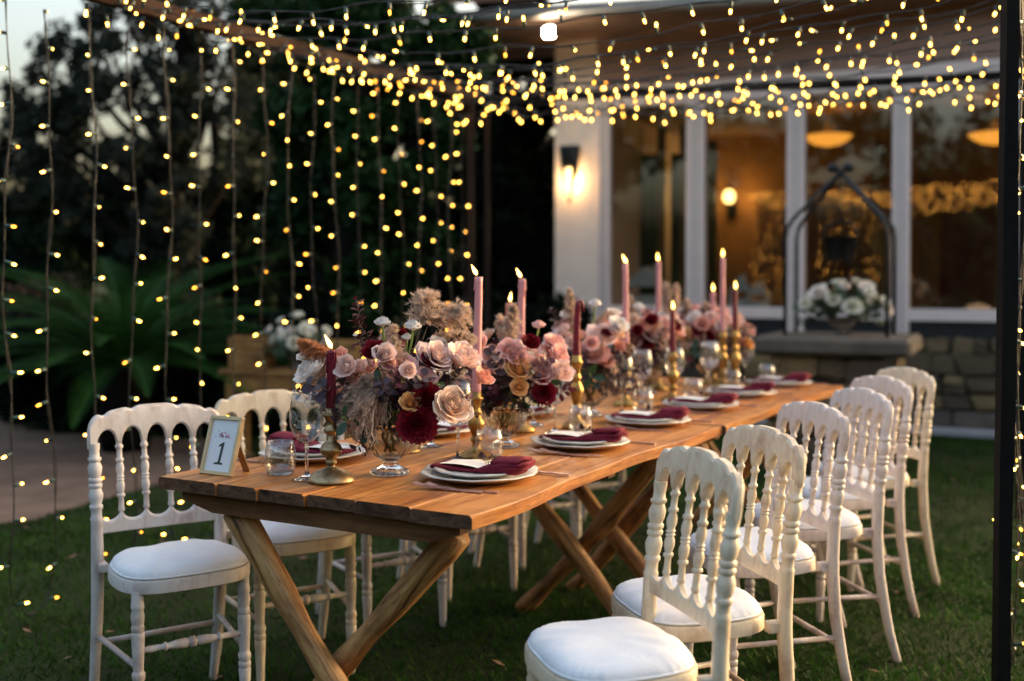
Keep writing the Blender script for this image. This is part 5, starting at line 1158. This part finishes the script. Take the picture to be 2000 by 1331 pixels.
crate(-.30, .26, .23, .24, 'ochre slatted crate on the left end of the garden bench'); crate(.36, .24, .20, .24, 'ochre slatted crate on the right end of the garden bench')
white_bouquet('white roses on the garden bench between the two crates', Vector((CB.x + .02, CB.y - .03, cz + .002)), .23, 8)

# ------------------------------------------------------------------ trees and shrubs
def tree(name, label, base, h_, tr, clumps, n_, size, mat, seed, lean=(0, 0), group='trees behind the lights', shell=.5):
    rg = random.Random(seed); root = thing(name, label, 'tree', base, 0, group); mb = MB(); top = Vector((lean[0], lean[1], h_))
    pts_ = [Vector((lean[0] * (t ** 1.5) + .06 * math.sin(t * 7 + seed), lean[1] * t + .05 * math.cos(t * 6 + seed), h_ * t)) for t in [k / 10 for k in range(11)]]
    mb.tube(pts_, [tr * (1.25 - t * .95) for t in [k / 10 for k in range(11)]], 9)
    cs, rs = [], []
    for (x, y, z, r_) in clumps:
        c = Vector((x, y, z)); k = min(9, max(2, int(z / h_ * 7))); a = pts_[k]; m_ = a.lerp(c, .5) + Vector((0, 0, -.12)); mb.tube([a, m_, c], [tr * .42, tr * .24, tr * .08], 6)
        for q in range(7):
            d = Vector((rg.gauss(0, 1), rg.gauss(0, 1), rg.gauss(0, .8))).normalized() * r_ * rg.uniform(.3, .85); cs.append(c + d); rs.append(r_ * rg.uniform(.28, .5)); 
            if q < 4: mb.tube([c, c + d * .9], [tr * .08, tr * .02], 4)
    ob('trunk', mb.mesh('trunk', 'bark'), root)
    v, f = leaf_cloud([tuple(c) for c in cs], rs, n_, size, np.random.default_rng(seed), shell=shell); ob('crown', npmesh('crown', v, f, mat), root)
    return root
def clumps_px(lst, base):
    out = []
    for (x, y, r_, dY) in lst:
        p = PY(x, y, base.y + dY) - base; out.append((p.x, p.y, p.z, r_ * (base.y + dY) / FPX))
    return out
def gp(px, Y): p = PY(px, 800, Y); return Vector((p.x, p.y, 0))
b0 = gp(330, 12.5)
tree('olive_tree', 'loose grey-green tree with bright sky gaps at upper left', b0, 5.0, .16, clumps_px([(230, 150, 110, 0), (330, 90, 130, .3), (420, 190, 110, 0), (180, 290, 100, .4), (300, 260, 120, 0), (390, 330, 110, .3), (100, 230, 80, .2), (470, 60, 110, 0), (240, 20, 80, .4), (70, 330, 90, .5), (480, 300, 100, .6), (130, 110, 70, .2), (60, 200, 70, .4), (360, 10, 100, 0), (430, 100, 100, .3), (20, 290, 80, .5), (250, 340, 80, .3), (160, 380, 80, .2), (330, 170, 90, -.3), (330, 400, 90, -.3), (290, 480, 90, -.3), (360, 560, 90, -.4), (200, 70, 70, .2), (150, 180, 70, .1), (80, 260, 70, .2)], b0), 20000, .055, 'foliage_olive', 3, (.2, 0), shell=.6)
b0 = gp(690, 9.2)
tree('ivy_tree', 'tall dark green ivy-clad tree behind the curtain lights', b0, 5.0, .22, clumps_px([(560, 60, 110, 0), (660, 40, 120, 0), (760, 60, 120, 0), (850, 110, 110, .2), (600, 190, 110, 0), (720, 190, 120, -.2), (820, 260, 110, 0), (600, 330, 100, .2), (700, 350, 120, 0), (800, 420, 110, .2), (880, 60, 90, .4), (640, 470, 110, .3), (740, 520, 120, .3), (560, 420, 80, .6), (690, 290, 70, -.5), (700, 440, 70, -.5), (690, 560, 80, -.5), (730, 360, 70, -.5)], b0), 33000, .05, 'foliage_ivy', 5)
b0 = gp(990, 12.0)
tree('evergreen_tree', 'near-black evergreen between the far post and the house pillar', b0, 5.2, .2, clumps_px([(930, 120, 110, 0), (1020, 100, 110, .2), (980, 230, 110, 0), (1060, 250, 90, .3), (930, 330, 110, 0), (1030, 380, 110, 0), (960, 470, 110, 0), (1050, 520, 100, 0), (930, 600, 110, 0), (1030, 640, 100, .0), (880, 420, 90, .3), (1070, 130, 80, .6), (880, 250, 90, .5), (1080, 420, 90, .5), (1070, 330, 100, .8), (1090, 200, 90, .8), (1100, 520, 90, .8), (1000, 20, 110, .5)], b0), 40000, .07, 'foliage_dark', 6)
b0 = gp(60, 14.5)
tree('garden_tree', 'dark bushy tree at the left edge beyond the path', b0, 3.4, .16, clumps_px([(20, 420, 90, 0), (110, 400, 90, .2), (-60, 380, 110, 0), (60, 490, 110, 0), (180, 460, 90, .2), (-20, 540, 110, 0), (130, 550, 100, 0), (250, 430, 80, .4), (-140, 460, 120, 0)], b0), 15000, .075, 'foliage_tree', 8)
b0 = gp(420, 13.5)
tree('garden_tree', 'dark bushy tree behind the palm, under the loose grey-green tree', b0, 3.4, .16, clumps_px([(380, 460, 90, 0), (470, 430, 100, .2), (330, 510, 100, 0), (430, 540, 110, 0), (530, 500, 100, 0), (280, 560, 100, 0), (500, 600, 110, 0), (560, 560, 90, .3), (360, 420, 60, .3), (520, 380, 80, .2)], b0), 17000, .07, 'foliage_tree', 9)
b0 = gp(560, 15.0)
tree('garden_tree', 'tall dim tree seen between the grey-green and the ivy-clad trees', b0, 6.0, .2, clumps_px([(540, 150, 100, 0), (560, 260, 110, 0), (500, 300, 80, .3), (600, 120, 120, .2), (560, 40, 110, 0), (450, 390, 80, .4), (650, 250, 120, .3)], b0), 11000, .085, 'foliage_tree', 12)
def shrub(label, px, Y, w_, h_, n_, size, mat, seed, name='shrub', group='dark shrubs behind the lawn'):
    b0 = gp(px, Y); root = thing(name, label, 'shrub', b0, 0, group); rg = random.Random(seed); cs, rs = [], []; mb = MB()
    for k in range(16):
        c = (rg.uniform(-w_, w_) * .8, rg.uniform(-.5, .5) * .7, rg.uniform(.12, .85) * h_); cs.append(c); rs.append(rg.uniform(.2, .34) * min(w_, h_) + .08); mb.tube([(c[0] * .2, c[1] * .2, 0), (c[0] * .7, c[1] * .7, c[2] * .6), c], [.02, .014, .005], 5)
    ob('stems', mb.mesh('stems', 'bark'), root); v, f = leaf_cloud(cs, rs, n_, size, np.random.default_rng(seed)); v[:, 2] = np.maximum(v[:, 2], .01); ob('foliage', npmesh('foliage', v, f, mat), root)
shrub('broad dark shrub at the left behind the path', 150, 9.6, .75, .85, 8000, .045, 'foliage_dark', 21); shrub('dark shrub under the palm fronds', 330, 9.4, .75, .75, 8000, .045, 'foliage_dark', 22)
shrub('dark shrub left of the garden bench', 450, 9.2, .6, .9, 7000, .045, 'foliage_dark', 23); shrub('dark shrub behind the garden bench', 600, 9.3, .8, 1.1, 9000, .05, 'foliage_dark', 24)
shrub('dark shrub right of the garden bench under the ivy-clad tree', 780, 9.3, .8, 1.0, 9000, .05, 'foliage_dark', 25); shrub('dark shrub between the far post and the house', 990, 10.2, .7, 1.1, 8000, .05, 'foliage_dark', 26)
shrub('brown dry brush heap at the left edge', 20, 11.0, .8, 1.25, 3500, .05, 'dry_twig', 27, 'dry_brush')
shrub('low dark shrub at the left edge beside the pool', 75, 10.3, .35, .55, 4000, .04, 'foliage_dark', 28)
# hedge mass closing the garden
cs, rs = [], []
for k in range(90):
    x = -17 + k * .29; cs.append((x, 18 + 1.2 * math.sin(k * .7), U(.4, 2.0))); rs.append(U(.7, 1.0))
v, f = leaf_cloud(cs, rs, 30000, .11, np.random.default_rng(77)); v[:, 2] = np.maximum(v[:, 2], .01)
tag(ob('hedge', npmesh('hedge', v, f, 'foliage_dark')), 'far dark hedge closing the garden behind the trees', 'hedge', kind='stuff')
cs, rs = [], []  # unseen trees added behind the camera to block low sky and its reflection
for k in range(230):
    a = R(95 + 205 * k / 230) ; rr = 15 + 1.5 * math.sin(k * 1.7); cs.append((rr * math.sin(a), rr * math.cos(a), U(.5, 6.0))); rs.append(U(.9, 1.4))
v, f = leaf_cloud(cs, rs, 60000, .18, np.random.default_rng(78)); v[:, 2] = np.maximum(v[:, 2], .01)
tag(ob('sky_blocking_trees', npmesh('sky_blocking_trees', v, f, 'foliage_tree')), 'unseen belt of trees added to block low sky light and darken window reflections', 'trees', kind='stuff')
# cycad with arching fronds
b0 = gp(245, 8.3); cyc = thing('cycad', 'dark green cycad palm with arching fronds behind the left chair', 'palm', b0, 0)
mb = MB(); mb.lathe([(.16, 0), (.19, .15), (.17, .42), (.14, .60), (.05, .66)], 14, ribs=9, ribd=.08); ob('trunk', mb.mesh('trunk', 'bark'), cyc)
for k in range(54):
    a = k * 2.399; lift = .15 + 1.1 * (k / 54); L_ = U(1.2, 1.6); mb = MB(); pts_ = []
    for i in range(15):
        t = i / 14; r_ = L_ * t * math.cos(lift * (1 - .5 * t)); z = .62 + L_ * (t * math.sin(lift) * 1.05 - .42 * t * t)
        pts_.append(Vector((r_ * math.cos(a), r_ * math.sin(a), max(.03, z))))
    mb.tube(pts_, [.011 * (1 - .7 * i / 14) for i in range(15)], 4)
    sd_ = Vector((-math.sin(a), math.cos(a), 0))
    for i in range(1, 44):
        t = .08 + .92 * i / 44; q_ = t * 14; j = min(13, int(q_)); p = pts_[j].lerp(pts_[j + 1], q_ - j); d = (pts_[j + 1] - pts_[j]).normalized(); ll_ = .21 * math.sin(math.pi * min(1, .22 + t * .74))
        for s_ in (-1, 1):
            tip = p + (sd_ * s_ * .85 + d * .55 + Vector((0, 0, .28))).normalized() * ll_; w_ = d * .009
            mb.add([p - w_, p + w_, tip], [(0, 1, 2)])
    ob('frond', mb.mesh('frond', 'frond', False, False), cyc)
